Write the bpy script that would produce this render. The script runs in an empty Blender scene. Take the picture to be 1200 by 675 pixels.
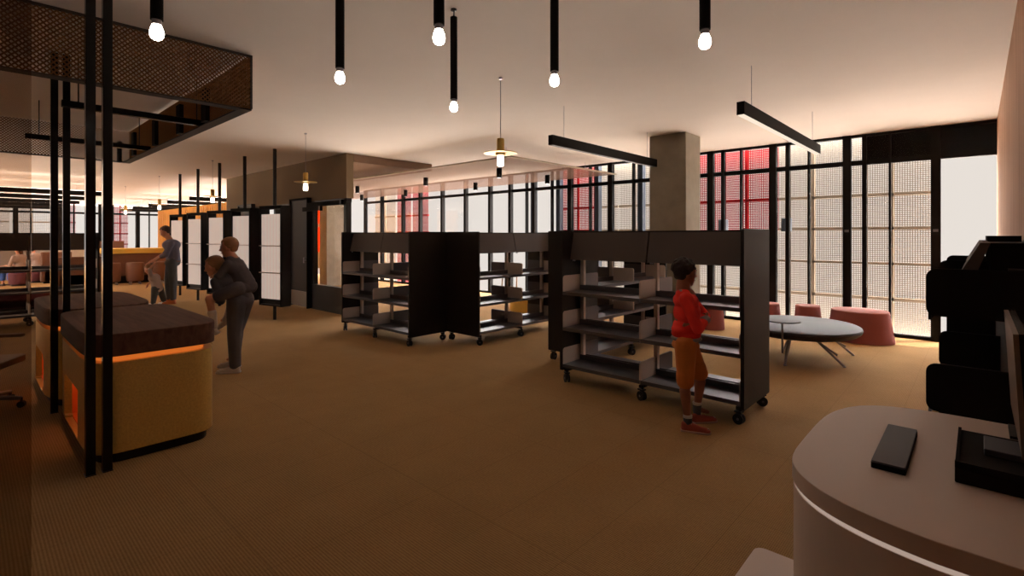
import bpy, bmesh, math, random
from mathutils import Vector, Matrix
random.seed(7)
PI = math.pi
C = bpy.context.scene.collection
THC = math.atan(545/592)          # camera yaw
EYE = 1.6; CEIL = 3.26

# ------------------------------------------------------------------ materials
def new_mat(name):
    m = bpy.data.materials.new(name); m.use_nodes = True
    nt = m.node_tree; nt.nodes.clear()
    out = nt.nodes.new('ShaderNodeOutputMaterial')
    return m, nt, out
def pbr(name, col, rough=.5, metal=0, spec=.5, noise=0, nscale=30, bump=0, bscale=200, stretch=(1,1,1), coat=0, trans=0):
    m, nt, out = new_mat(name)
    b = nt.nodes.new('ShaderNodeBsdfPrincipled')
    b.inputs['Base Color'].default_value = (*col, 1)
    b.inputs['Roughness'].default_value = rough
    b.inputs['Metallic'].default_value = metal
    b.inputs['Specular IOR Level'].default_value = spec
    b.inputs['Coat Weight'].default_value = coat
    nt.links.new(b.outputs[0], out.inputs[0])
    tc = nt.nodes.new('ShaderNodeTexCoord')
    mp = nt.nodes.new('ShaderNodeMapping'); mp.inputs['Scale'].default_value = stretch
    nt.links.new(tc.outputs['Object'], mp.inputs[0])
    if noise:
        n = nt.nodes.new('ShaderNodeTexNoise'); n.inputs['Scale'].default_value = nscale; n.inputs['Detail'].default_value = 4
        nt.links.new(mp.outputs[0], n.inputs['Vector'])
        mx = nt.nodes.new('ShaderNodeMix'); mx.data_type = 'RGBA'
        mx.inputs['A'].default_value = (*[c*(1-noise) for c in col], 1)
        mx.inputs['B'].default_value = (*[min(1, c*(1+noise)) for c in col], 1)
        nt.links.new(n.outputs['Fac'], mx.inputs['Factor'])
        nt.links.new(mx.outputs['Result'], b.inputs['Base Color'])
    if bump:
        n2 = nt.nodes.new('ShaderNodeTexNoise'); n2.inputs['Scale'].default_value = bscale
        nt.links.new(mp.outputs[0], n2.inputs['Vector'])
        bp = nt.nodes.new('ShaderNodeBump'); bp.inputs['Strength'].default_value = bump; bp.inputs['Distance'].default_value = .01
        nt.links.new(n2.outputs['Fac'], bp.inputs['Height'])
        nt.links.new(bp.outputs[0], b.inputs['Normal'])
    return m
def emit(name, col, s):
    m, nt, out = new_mat(name)
    e = nt.nodes.new('ShaderNodeEmission'); e.inputs[0].default_value = (*col, 1); e.inputs[1].default_value = s
    nt.links.new(e.outputs[0], out.inputs[0]); return m
def glass(name, tint, refl=.08, rough=.02):
    m, nt, out = new_mat(name)
    t = nt.nodes.new('ShaderNodeBsdfTransparent'); t.inputs[0].default_value = (*tint, 1)
    g = nt.nodes.new('ShaderNodeBsdfGlossy'); g.inputs['Roughness'].default_value = rough
    f = nt.nodes.new('ShaderNodeFresnel'); f.inputs[0].default_value = 1.35
    mu = nt.nodes.new('ShaderNodeMath'); mu.operation = 'MULTIPLY'; mu.inputs[1].default_value = refl*10
    nt.links.new(f.outputs[0], mu.inputs[0])
    mx = nt.nodes.new('ShaderNodeMixShader')
    nt.links.new(mu.outputs[0], mx.inputs[0]); nt.links.new(t.outputs[0], mx.inputs[1]); nt.links.new(g.outputs[0], mx.inputs[2])
    nt.links.new(mx.outputs[0], out.inputs[0]); return m
def perforated(name, col, pitch, solid, axes='XZ', diamond=False, rough=.6, transl=0):
    """sheet metal with square (or staggered) holes: the holes are transparent"""
    m, nt, out = new_mat(name)
    tc = nt.nodes.new('ShaderNodeTexCoord'); sp = nt.nodes.new('ShaderNodeSeparateXYZ')
    nt.links.new(tc.outputs['Object'], sp.inputs[0])
    def M(op, a, b=None, c=None):
        n = nt.nodes.new('ShaderNodeMath'); n.operation = op
        for i, v in enumerate((a, b, c)):
            if v is None: continue
            if isinstance(v, (int, float)): n.inputs[i].default_value = v
            else: nt.links.new(v, n.inputs[i])
        return n.outputs[0]
    a, b = sp.outputs[axes[0]], sp.outputs[axes[1]]
    if diamond:
        a, b = M('ADD', a, b), M('SUBTRACT', a, b)
    fa = M('PINGPONG', M('DIVIDE', a, pitch), .5); fb = M('PINGPONG', M('DIVIDE', b, pitch), .5)
    mn = M('MINIMUM', fa, fb)
    mask = M('GREATER_THAN', mn, solid/2)          # 1 = hole
    t = nt.nodes.new('ShaderNodeBsdfTransparent')
    d = nt.nodes.new('ShaderNodeBsdfDiffuse'); d.inputs[0].default_value = (*col, 1)
    solidsh = d
    if transl:
        tl = nt.nodes.new('ShaderNodeBsdfTranslucent'); tl.inputs[0].default_value = (*col, 1)
        mm = nt.nodes.new('ShaderNodeMixShader'); mm.inputs[0].default_value = transl
        nt.links.new(d.outputs[0], mm.inputs[1]); nt.links.new(tl.outputs[0], mm.inputs[2]); solidsh = mm
    mx = nt.nodes.new('ShaderNodeMixShader')
    nt.links.new(mask, mx.inputs[0]); nt.links.new(solidsh.outputs[0], mx.inputs[1]); nt.links.new(t.outputs[0], mx.inputs[2])
    nt.links.new(mx.outputs[0], out.inputs[0]); return m
def wood(name, c1, c2, scale=(14, 14, .6), rough=.45):
    m, nt, out = new_mat(name)
    b = nt.nodes.new('ShaderNodeBsdfPrincipled'); b.inputs['Roughness'].default_value = rough; b.inputs['Specular IOR Level'].default_value = .25
    tc = nt.nodes.new('ShaderNodeTexCoord'); mp = nt.nodes.new('ShaderNodeMapping'); mp.inputs['Scale'].default_value = scale
    n = nt.nodes.new('ShaderNodeTexNoise'); n.inputs['Scale'].default_value = 1.6; n.inputs['Detail'].default_value = 8; n.inputs['Distortion'].default_value = .6
    r = nt.nodes.new('ShaderNodeValToRGB'); r.color_ramp.elements[0].position = .3; r.color_ramp.elements[1].position = .72
    r.color_ramp.elements[0].color = (*c1, 1); r.color_ramp.elements[1].color = (*c2, 1)
    nt.links.new(tc.outputs['Object'], mp.inputs[0]); nt.links.new(mp.outputs[0], n.inputs['Vector'])
    nt.links.new(n.outputs['Fac'], r.inputs[0]); nt.links.new(r.outputs[0], b.inputs['Base Color']); nt.links.new(b.outputs[0], out.inputs[0])
    return m
def carpet_mat():
    m, nt, out = new_mat('carpet')
    L = nt.links.new
    b = nt.nodes.new('ShaderNodeBsdfPrincipled'); b.inputs['Roughness'].default_value = .95; b.inputs['Specular IOR Level'].default_value = .1
    tc = nt.nodes.new('ShaderNodeTexCoord'); sp = nt.nodes.new('ShaderNodeSeparateXYZ'); L(tc.outputs['Object'], sp.inputs[0])
    def M(op, a, b_=None):
        n = nt.nodes.new('ShaderNodeMath'); n.operation = op
        for i, v in enumerate((a, b_)):
            if v is None: continue
            if isinstance(v, (int, float)): n.inputs[i].default_value = v
            else: L(v, n.inputs[i])
        return n.outputs[0]
    fx = M('PINGPONG', M('DIVIDE', sp.outputs['X'], .010), .5); fy = M('PINGPONG', M('DIVIDE', sp.outputs['Y'], .015), .5)
    rib = M('MULTIPLY', M('ADD', fx, fy), 1.0)
    n = nt.nodes.new('ShaderNodeTexNoise'); n.inputs['Scale'].default_value = 60; n.inputs['Detail'].default_value = 3
    n2 = nt.nodes.new('ShaderNodeTexNoise'); n2.inputs['Scale'].default_value = 3; n2.inputs['Detail'].default_value = 3
    L(tc.outputs['Object'], n.inputs['Vector']); L(tc.outputs['Object'], n2.inputs['Vector'])
    fac = M('ADD', M('MULTIPLY', rib, .55), M('ADD', M('MULTIPLY', n.outputs['Fac'], .3), M('MULTIPLY', n2.outputs['Fac'], .15)))
    # tile seams every half metre
    sx = M('LESS_THAN', M('PINGPONG', M('DIVIDE', sp.outputs['X'], .5), .5), .006)
    sy = M('LESS_THAN', M('PINGPONG', M('DIVIDE', sp.outputs['Y'], 1.0), .5), .003)
    seam = M('MAXIMUM', sx, sy)
    r = nt.nodes.new('ShaderNodeValToRGB')
    r.color_ramp.elements[0].position = .2; r.color_ramp.elements[1].position = .95
    r.color_ramp.elements[0].color = (.225, .128, .047, 1); r.color_ramp.elements[1].color = (.63, .40, .185, 1)
    L(fac, r.inputs[0])
    mx = nt.nodes.new('ShaderNodeMix'); mx.data_type = 'RGBA'; L(M('MULTIPLY', seam, .3), mx.inputs['Factor']); L(r.outputs[0], mx.inputs['A'])
    mx.inputs['B'].default_value = (.17, .10, .04, 1)
    L(mx.outputs['Result'], b.inputs['Base Color'])
    bp = nt.nodes.new('ShaderNodeBump'); bp.inputs['Strength'].default_value = .5; bp.inputs['Distance'].default_value = .004
    L(rib, bp.inputs['Height']); L(bp.outputs[0], b.inputs['Normal'])
    L(b.outputs[0], out.inputs[0]); return m

M_carpet = carpet_mat()
M_ceil = pbr('ceiling_paint', (.78, .70, .63), .9, noise=.04, nscale=2)
M_plaster = pbr('plaster', (.55, .48, .42), .9, noise=.05, nscale=3)
M_black = pbr('black_metal', (.012, .009, .008), .35, .3)
M_blackm = pbr('matt_black', (.009, .007, .006), .8, spec=.15)
M_blackg = pbr('gloss_black', (.010, .008, .008), .18, .4)
M_shelf = pbr('shelf_steel', (.115, .105, .115), .38, .5)
M_panel = pbr('dark_panel', (.014, .010, .008), .6, spec=.3)
M_header = pbr('header_panel', (.078, .057, .049), .6)
M_upright = pbr('grey_upright', (.66, .55, .48), .5, .1)
M_rubber = pbr('rubber', (.010, .010, .011), .6)
M_conc = pbr('concrete', (.27, .235, .18), .85, noise=.25, nscale=5, bump=.25, bscale=40)
M_timber = wood('oak_veneer', (.33, .165, .09), (.60, .35, .21), (16, 16, .4), .6)
M_dkwood = wood('walnut', (.085, .034, .022), (.160, .075, .050), (1.2, 14, 9), .7)
M_brass = pbr('brushed_brass', (.92, .60, .21), .34, .72, noise=.3, nscale=70, bump=.25, bscale=120)
M_brass2 = pbr('lamp_brass', (.55, .36, .10), .3, .9)
M_glow = emit('amber_glow', (1, .22, .03), .60)
M_glow2 = emit('niche_led', (1, .42, .14), 5)
M_orangein = pbr('orange_lining', (.85, .20, .03), .5)
M_bulb = emit('bulb', (1, .86, .72), 32)
M_bulb2 = emit('small_bulb', (1, .86, .68), 12)
M_led = emit('linear_led', (1, .84, .68), 1.0)
M_ledoff = pbr('unlit_diffuser', (.03, .025, .022), .5)
M_glassw = glass('window_glass', (.97, .97, .97), .008)
M_tint = glass('tinted_glass', (.80, .75, .71), .07)
M_part = glass('partition_glass', (.92, .90, .88), .008)
M_redscr = perforated('red_perforated', (.40, .010, .014), .033, .44, transl=.15)
M_bgscr = perforated('beige_perforated', (.44, .37, .285), .033, .34, transl=.15)
M_redbar = pbr('red_bar', (.34, .008, .010), .7, spec=.1)
M_bgbar = pbr('beige_bar', (.42, .345, .26), .8, spec=.1)
M_blue = pbr('blue_grey_reflection', (.032, .046, .070), .6)
M_blue2 = pbr('pale_blue_reflection', (.15, .18, .23), .6)
M_winblack = pbr('window_black', (.005, .004, .004), .75, spec=.15)
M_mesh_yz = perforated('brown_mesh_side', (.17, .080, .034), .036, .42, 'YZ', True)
M_mesh_xz = perforated('brown_mesh_lit_end', (.33, .165, .07), .036, .50, 'XZ', True)  # same mesh as the sides, its colour raised so the end looks lit
M_cloud = perforated('cloud_mesh', (.25, .165, .13), .030, .33, 'XY', True, transl=.15)
M_cloudb = perforated('cloud_mesh_brown', (.26, .17, .12), .030, .55, 'XY', True, transl=.1)
M_brownwall = pbr('brown_wall', (.21, .145, .078), .8, noise=.15, nscale=60)
M_door = pbr('dark_door', (.045, .040, .038), .5)
M_kick = pbr('kick_plate', (.45, .43, .42), .35, .8, noise=.1, nscale=60)
def translucent(name, col):
    m, nt, out = new_mat(name)
    t = nt.nodes.new('ShaderNodeBsdfTranslucent'); t.inputs[0].default_value = (*col, 1)
    d = nt.nodes.new('ShaderNodeBsdfDiffuse'); d.inputs[0].default_value = (*col, 1)
    mx = nt.nodes.new('ShaderNodeMixShader'); mx.inputs[0].default_value = .7
    nt.links.new(d.outputs[0], mx.inputs[1]); nt.links.new(t.outputs[0], mx.inputs[2]); nt.links.new(mx.outputs[0], out.inputs[0]); return m
M_orange = translucent('orange_film', (.55, .085, .016))
M_amber = pbr('amber_ribbed', (.85, .42, .06), .5)
M_white = pbr('white_laminate', (.70, .585, .52), .45)
M_whiteside = pbr('white_lacquer', (.74, .64, .59), .55)
M_tablet = pbr('tablet_grey', (.085, .092, .115), .5, .0, spec=.3)
M_table = pbr('table_grey', (.055, .050, .054), .5, spec=.3)
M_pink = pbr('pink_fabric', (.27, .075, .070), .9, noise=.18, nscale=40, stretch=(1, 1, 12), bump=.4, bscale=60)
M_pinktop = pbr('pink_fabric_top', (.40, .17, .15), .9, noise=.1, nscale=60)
M_glowpanel = None
def glow_panel():
    m, nt, out = new_mat('ribbed_glow_panel')
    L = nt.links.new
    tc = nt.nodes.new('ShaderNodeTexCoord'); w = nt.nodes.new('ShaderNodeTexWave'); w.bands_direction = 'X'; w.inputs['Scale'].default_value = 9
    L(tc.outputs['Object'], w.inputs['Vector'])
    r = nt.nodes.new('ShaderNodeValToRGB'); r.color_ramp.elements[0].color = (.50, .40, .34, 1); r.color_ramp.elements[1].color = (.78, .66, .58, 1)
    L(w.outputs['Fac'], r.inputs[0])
    e = nt.nodes.new('ShaderNodeEmission'); e.inputs[1].default_value = .62; L(r.outputs[0], e.inputs[0])  # glow added to brighten the ribbed panels, in place of light through them
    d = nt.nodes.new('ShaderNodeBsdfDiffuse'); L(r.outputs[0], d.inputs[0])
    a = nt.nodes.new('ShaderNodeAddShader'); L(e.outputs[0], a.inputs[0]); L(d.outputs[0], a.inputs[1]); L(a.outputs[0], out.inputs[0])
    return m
M_glowpanel = glow_panel()
M_brownsofa = pbr('brown_leather', (.18, .078, .044), .6, noise=.15, nscale=6)
M_plum = pbr('plum_fabric', (.13, .035, .045), .85)
M_yellow = pbr('yellow_laminate', (.80, .52, .09), .5)
M_chair = pbr('tan_plastic', (.32, .19, .10), .5)
M_chrome = pbr('chair_metal', (.32, .30, .33), .3, .7)
M_skin_b = pbr('skin_brown', (.30, .105, .062), .55)
M_skin_l = pbr('skin_light', (.62, .29, .18), .55)
M_red = pbr('red_knit', (.82, .028, .018), .85, noise=.15, nscale=14)
M_greyknit = pbr('grey_knit', (.25, .215, .215), .9)
M_rust = pbr('rust_cotton', (.56, .17, .03), .85, noise=.15, nscale=12)
M_hairb = pbr('black_hair', (.020, .012, .011), .8, bump=.8, bscale=60)
M_hairl = pbr('light_brown_hair', (.36, .18, .085), .7, noise=.25, nscale=30, stretch=(1, 1, 4), bump=.5, bscale=60)
M_haird = pbr('dark_brown_hair', (.055, .025, .016), .7)
M_sock = pbr('grey_sock', (.075, .075, .085), .9)
M_sockw = pbr('white_sock', (.55, .50, .47), .9)
M_shoe_r = pbr('red_canvas', (.36, .070, .045), .8)
M_sole = pbr('pale_sole', (.50, .33, .27), .7)
M_shoe_w = pbr('white_shoe', (.60, .52, .48), .6)
M_suit = pbr('charcoal_cloth', (.10, .090, .105), .85, noise=.15, nscale=10)
M_shirtblue = pbr('blue_grey_shirt', (.18, .175, .25), .85, noise=.1, nscale=12)
M_jeans = pbr('grey_jeans', (.085, .090, .095), .9, noise=.2, nscale=12)
M_orshoe = pbr('orange_shoe', (.45, .12, .03), .7)
M_whitecl = pbr('pale_cloth', (.50, .38, .33), .9)
M_blueskirt = pbr('bright_blue_cloth', (.05, .14, .50), .85)
M_eye = pbr('eye_white', (.55, .50, .47), .3)
M_iris = pbr('iris', (.02, .012, .01), .2)
M_lip = pbr('lip', (.22, .06, .05), .5)
M_lace = pbr('lace', (.42, .24, .20), .8)

# ------------------------------------------------------------------ object helpers
def link(o, parent=None):
    C.objects.link(o)
    if parent is not None: o.parent = parent
    return o
def tag(o, label=None, cat=None, group=None, kind=None):
    if label: o['label'] = label
    if cat: o['category'] = cat
    if group: o['group'] = group
    if kind: o['kind'] = kind
    return o
def empty(name, loc, label, cat, group=None, rz=0):
    o = bpy.data.objects.new(name, None); link(o); o.location = loc; o.rotation_euler = (0, 0, rz); o.empty_display_size = .1
    return tag(o, label, cat, group)
def copy_tree(o, parent=None):
    c = o.copy(); link(c, parent)
    for ch in list(o.children): copy_tree(ch, c)
    return c

class MB:
    def __init__(s): s.v = []; s.f = []
    def _add(s, vs, fs):
        n = len(s.v); s.v += [tuple(v) for v in vs]; s.f += [tuple(i+n for i in f) for f in fs]; return s
    def box(s, x0, x1, y0, y1, z0, z1, M=None):
        vs = [Vector(p) for p in ((x0,y0,z0),(x1,y0,z0),(x1,y1,z0),(x0,y1,z0),(x0,y0,z1),(x1,y0,z1),(x1,y1,z1),(x0,y1,z1))]
        if M is not None: vs = [M @ v for v in vs]
        return s._add(vs, [(0,3,2,1),(4,5,6,7),(0,1,5,4),(1,2,6,5),(2,3,7,6),(3,0,4,7)])
    def hexa(s, p):   # 8 points: bottom 4 ccw, top 4 ccw
        return s._add(p, [(0,3,2,1),(4,5,6,7),(0,1,5,4),(1,2,6,5),(2,3,7,6),(3,0,4,7)])
    def prism(s, pts, a0, a1, axis='z'):   # extrude 2-D outline
        n = len(pts)
        def P(p, a):
            return {'z': (p[0], p[1], a), 'y': (p[0], a, p[1]), 'x': (a, p[0], p[1])}[axis]
        vs = [P(p, a0) for p in pts] + [P(p, a1) for p in pts]
        fs = [tuple(range(n-1, -1, -1)), tuple(range(n, 2*n))] + [(i, (i+1) % n, n+(i+1) % n, n+i) for i in range(n)]
        return s._add(vs, fs)
    def tube(s, p0, p1, r0, r1=None, n=16):
        r1 = r0 if r1 is None else r1
        p0, p1 = Vector(p0), Vector(p1); d = (p1-p0).normalized()
        a = d.orthogonal().normalized(); b = d.cross(a)
        vs = []
        for p, r in ((p0, r0), (p1, r1)):
            for i in range(n):
                t = 2*PI*i/n; vs.append(p + (a*math.cos(t)+b*math.sin(t))*r)
        fs = [tuple(range(n-1, -1, -1)), tuple(range(n, 2*n))] + [(i, (i+1) % n, n+(i+1) % n, n+i) for i in range(n)]
        return s._add(vs, fs)
    def lathe(s, prof, c=(0, 0, 0), n=24, sx=1, sy=1):   # prof: (r, z) bottom to top
        vs = []; fs = []
        for r, z in prof:
            for i in range(n):
                t = 2*PI*i/n; vs.append((c[0]+r*sx*math.cos(t), c[1]+r*sy*math.sin(t), c[2]+z))
        m = len(prof)
        for j in range(m-1):
            for i in range(n): fs.append((j*n+i, j*n+(i+1) % n, (j+1)*n+(i+1) % n, (j+1)*n+i))
        fs.append(tuple(range(n-1, -1, -1))); fs.append(tuple((m-1)*n+i for i in range(n)))
        return s._add(vs, fs)
    def loft(s, rings):
        n = len(rings[0]); vs = [p for r in rings for p in r]; fs = []
        for j in range(len(rings)-1):
            for i in range(n): fs.append((j*n+i, j*n+(i+1) % n, (j+1)*n+(i+1) % n, (j+1)*n+i))
        fs.append(tuple(range(n-1, -1, -1))); fs.append(tuple((len(rings)-1)*n+i for i in range(n)))
        return s._add(vs, fs)
    def quad(s, a, b, c, d): return s._add([a, b, c, d], [(0, 1, 2, 3)])
    def build(s, name, mat, parent=None, smooth=False, bevel=0):
        me = bpy.data.meshes.new(name); me.from_pydata(s.v, [], s.f); me.update()
        bm = bmesh.new(); bm.from_mesh(me); bmesh.ops.recalc_face_normals(bm, faces=bm.faces)
        if bevel:
            es = [e for e in bm.edges if len(e.link_faces) == 2 and e.calc_face_angle() > .7]
            bmesh.ops.bevel(bm, geom=es, offset=bevel, segments=2, affect='EDGES', profile=.5)
        bm.to_mesh(me); bm.free()
        me.materials.append(mat)
        if smooth:
            for p in me.polygons: p.use_smooth = True
            try: me.set_sharp_from_angle(angle=.7)
            except Exception: pass
        return link(bpy.data.objects.new(name, me), parent)
def rrect(x0, x1, y0, y1, r, n=6, corners=(1, 1, 1, 1)):
    pts = []
    for k, (cx, cy, a) in enumerate(((x1-r, y1-r, 0), (x0+r, y1-r, PI/2), (x0+r, y0+r, PI), (x1-r, y0+r, 1.5*PI))):
        if corners[k]:
            for i in range(n+1):
                t = a+PI/2*i/n; pts.append((cx+r*math.cos(t), cy+r*math.sin(t)))
        else:
            pts.append(((x1, x0, x0, x1)[k], (y1, y1, y0, y0)[k]))
    return pts
def supere(cx, cy, a, b, e, n=64):
    o = []
    for i in range(n):
        t = 2*PI*i/n; c, s_ = math.cos(t), math.sin(t)
        o.append((cx+a*math.copysign(abs(c)**(2/e), c), cy+b*math.copysign(abs(s_)**(2/e), s_)))
    return o
def struct(name, mb, mat, parent=None, label=None, **k):
    o = mb.build(name, mat, parent, **k)
    if parent is None:
        o['kind'] = 'structure'; o['category'] = 'structure'
        if label: o['label'] = label
    return o
ORD = ['first', 'second', 'third', 'fourth', 'fifth', 'sixth', 'seventh', 'eighth', 'ninth', 'tenth', 'eleventh', 'twelfth', 'thirteenth', 'fourteenth', 'fifteenth', 'sixteenth', 'seventeenth', 'eighteenth', 'nineteenth', 'twentieth']

# ------------------------------------------------------------------ room shell
XL, XR, YB, YW = -36.0, .21, -4.5, 10.0
struct('floor', MB().box(XL, XR+.2, YB, YW+.05, -.12, 0), M_carpet, label='brown ribbed carpet floor')
struct('ceiling', MB().box(XL, XR+.2, YB, YW+.12, CEIL, CEIL+.15), M_ceil, label='pale painted ceiling')
struct('wall_right', MB().box(XR, XR+.15, YB, YW+.12, 0, CEIL), M_timber, label='timber veneer wall at the right')
struct('wall_back', MB().box(-17.0, XR+.15, YB-.15, YB, 0, CEIL).box(XL, -17.0, YB-.15, YB, 0, .25).box(XL, -17.0, YB-.15, YB, 3.1, CEIL), M_plaster, label='plaster wall behind the viewer')
struct('wall_corner', MB().box(XL-.1, -24.6, 8.9, 9.0, 0, CEIL), M_plaster, label='plain pale wall at the far end of the hall')

# window wall y = 10
SC = [-.46-1.135*k for k in range(7)] + [-8.41, -9.25, -10.02, -11.04, -12.1, -13.21, -14.15, -15.42, -16.5]
prev = XR
nwin = 0
for k, xf in enumerate(SC):
    nwin += 1
    mb = MB()
    mb.box(xf-(.058 if k < 7 else .045), xf+(.058 if k < 7 else .045), YW-.06, YW+.05, 0, CEIL)                # deep black fin
    mb.box(xf+.055, prev-.055 if k else prev, YW-.03, YW+.05, 2.76, 2.84)     # transom
    mb.box(xf+.055, prev-.055 if k else prev, YW-.04, YW+.06, 0, .05)          # sill
    mb.box(xf+.055, prev-.055 if k else prev, YW-.04, YW+.06, CEIL-.04, CEIL)
    if 1 <= k <= 8:
        if k <= 4: mb.box(xf+.21, xf+.27, YW-.05, YW+.05, 0, CEIL)
        mb.box(xf+.56, xf+.59, YW-.05, YW+.05, 0, CEIL)
    w_ = struct('window_%d' % nwin, mb, M_winblack, label='black framed window bay, %s from the timber wall' % ORD[nwin-1])
    MB().box(xf+.05, (prev-.05) if k else prev, YW+.005, YW+.015, .04, CEIL-.03).build('glass', M_glassw, w_)
    if 5 <= k <= 8 or k in (2, 3):  # solid blue-grey strips stand in for blue reflections in the glazing
        MB().box(xf+(.60 if k > 3 else .10), xf+(.72 if k > 3 else .24), YW+.12, YW+.26, 0 if k > 3 else 1.68, CEIL if k > 3 else 1.92).build('reflection_strip', M_blue if k > 3 else M_blue2, w_)
    if k in (0, 1):
        xa, xb = (xf+.05, XR) if k == 0 else (xf+.25, xf+1.08)
        MB().box(xa, xb, YW+.02, YW+.07, 2.84, CEIL-.02).build('perforated_transom_panel', perforated('black_perforated', (.010, .009, .009), .055, .82, 'XZ', True), w_)
    if k <= 1:
        MB().box(xf-.03, xf+.03, YW-.065, YW-.06, 1.66, 1.70).build('catch', M_chrome, w_)
    prev = xf
# perforated facade screens outside
def screen(x0, x1, z0, z1, sheet, bar, label, group, hz=(.56, 1.14, 1.72, 2.28)):
    hz = [q for q in hz if z0 < q-.022 and q+.022 < z1]
    o = empty('facade_screen', ((x0+x1)/2, YW+.34, 0), label, 'facade screen', group)
    h = (x1-x0)/2
    MB().box(-h, h, 0, .0015, z0, z1).build('perforated_sheet', sheet, o)
    mb = MB()
    for z in hz:
        if z0-.05 <= z <= z1+.05: mb.box(-h, h, -.02, .03, z-.022, z+.022)
    mb.box(h*.0-.022, h*.0+.022, -.02, .03, z0, z1)
    mb.build('stiffening_bar', bar, o)
    return o
nb = 0
xs = [-.46-1.135*k for k in range(0, 6)]
for k in range(5):
    x1, x0 = xs[k], xs[k+1]
    if k < 2:
        screen(x0+.003, x1-.003, 0, CEIL, M_bgscr, M_bgbar, 'full-height beige perforated screen outside the window, %s from the timber wall' % ORD[k], 'perforated screens outside the windows')
    elif k == 2:
        screen(x0+.003, x1-.003, 0, 1.69, M_bgscr, M_bgbar, 'beige lower perforated screen behind the grey oval table, under a red one', 'perforated screens outside the windows')
        screen(x0+.003, x1-.003, 1.70, CEIL, M_redscr, M_redbar, 'red upper perforated screen outside the window, directly above the grey oval table', 'perforated screens outside the windows')
    elif k == 3:
        screen(x0+.003, x1-.003, 0, 1.69, M_bgscr, M_bgbar, 'beige lower perforated screen seen beside the boy in red, under a red one', 'perforated screens outside the windows')
        screen(x0+.003, x1-.003, 1.70, CEIL, M_redscr, M_redbar, 'red upper perforated screen immediately right of the concrete column', 'perforated screens outside the windows')
    else:
        screen(x0+.003, x1-.003, 0, CEIL, M_bgscr, M_bgbar, 'beige perforated screen outside, mostly hidden by the concrete column', 'perforated screens outside the windows')
screen(-6.62, -6.15, 0, CEIL, M_bgscr, M_bgbar, 'beige perforated screen left of the concrete column, under the black linear lamp', 'perforated screens outside the windows')
screen(-7.85, -6.72, 0, CEIL, M_redscr, M_redbar, 'tall red perforated screen left of the concrete column', 'perforated screens outside the windows', (.56, 1.14, 1.72, 2.28, 2.86))
screen(-15.0, -14.2, 0, CEIL, M_redscr, M_redbar, 'far red perforated screen near the brown bulkhead, left of its pair', 'perforated screens outside the windows', (.56, 1.14, 1.72, 2.28, 2.86))
screen(-14.1, -13.25, 0, CEIL, M_redscr, M_redbar, 'far red perforated screen near the brown bulkhead, right of its pair', 'perforated screens outside the windows', (.56, 1.14, 1.72, 2.28, 2.86))
screen(-16.4, -15.1, 0, CEIL, M_bgscr, M_bgbar, 'far grey perforated screen at the brown bulkhead corner', 'perforated screens outside the windows', (.56, 1.14, 1.72, 2.28, 2.86))

# far end window wall x = XL .. at -34
XF = -34.0
yy = [-1.5+1.6*i for i in range(7)]
for i in range(6):
    nwin += 1
    mb = MB(); y0, y1 = yy[i], yy[i+1]
    mb.box(XF-.1, XF+.1, y0-.09, y0+.09, 0, CEIL); mb.box(XF-.04, XF+.04, y0+.5, y0+.56, 0, CEIL)
    mb.box(XF-.05, XF+.05, y0+.09, y1-.09, 2.72, 2.82)
    w_ = struct('window_%d' % nwin, mb, M_winblack, label='distant window bay at the far end, %s from the left' % ORD[i])
    MB().box(XF-.01, XF, y0+.09, y1-.09, .02, CEIL).build('glass', M_glassw, w_)
for i in range(5):  # unseen windows added to light the far left of the hall
    nwin += 1
    x1 = -17.0-3.3*i; x0 = x1-3.3
    w_ = struct('window_%d' % nwin, MB().box(x0, x0+.1, YB-.12, YB-.02, .25, 3.1).box(x0+1.6, x0+1.66, YB-.1, YB-.04, .25, 3.1).box(x0+.1, x1, YB-.1, YB-.04, .25, .31).box(x0+.1, x1, YB-.1, YB-.04, 3.04, 3.1), M_winblack, label='added unseen window bay opposite the screens, for light, %s from the near end' % ORD[i])
    MB().box(x0+.1, x1, YB-.075, YB-.07, .31, 3.04).build('glass', M_glassw, w_)
def fscreen(y0, y1, sheet, bar, label):
    o = empty('facade_screen', (XF-.4, (y0+y1)/2, 0), label, 'facade screen', 'perforated screens outside the far windows')
    h = (y1-y0)/2
    MB().box(-.004, 0, -h, h, 0, CEIL).build('perforated_sheet', sheet, o)
    mb = MB()
    for z in (.56, 1.14, 1.72, 2.28): mb.box(-.03, .02, -h, h, z-.03, z+.03)
    mb.box(-.03, .02, -.03, .03, 0, CEIL); mb.build('stiffening_bar', bar, o)
M_redyz = perforated('red_perforated_side', (.40, .05, .07), .06, .30, 'YZ', transl=.2)
M_bgyz = perforated('beige_perforated_side', (.33, .28, .23), .06, .18, 'YZ', transl=.2)
fscreen(3.15, 3.95, M_redyz, M_redbar, 'distant red screen seen between the tall black posts')
fscreen(5.45, 6.15, M_redyz, M_redbar, 'distant red screen above the yellow-topped table')
fscreen(-1.4, 1.5, M_bgyz, M_bgbar, 'distant pale screen above the left bookcase, at the picture edge')
fscreen(1.6, 3.0, M_bgyz, M_bgbar, 'distant pale screen above the left bookcase, beside the black posts')

# concrete columns
tag(MB().box(-4.04, -3.41, 7.79, 8.36, 0, CEIL).build('concrete_column', M_conc, bevel=.008), 'bare square concrete column behind the near bookcase', 'column')
tag(MB().box(-15.62, -15.15, 7.79, 8.42, 0, CEIL).build('concrete_column', M_conc, bevel=.008), 'distant concrete column seen through the opening beside the dark door', 'column')

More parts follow.
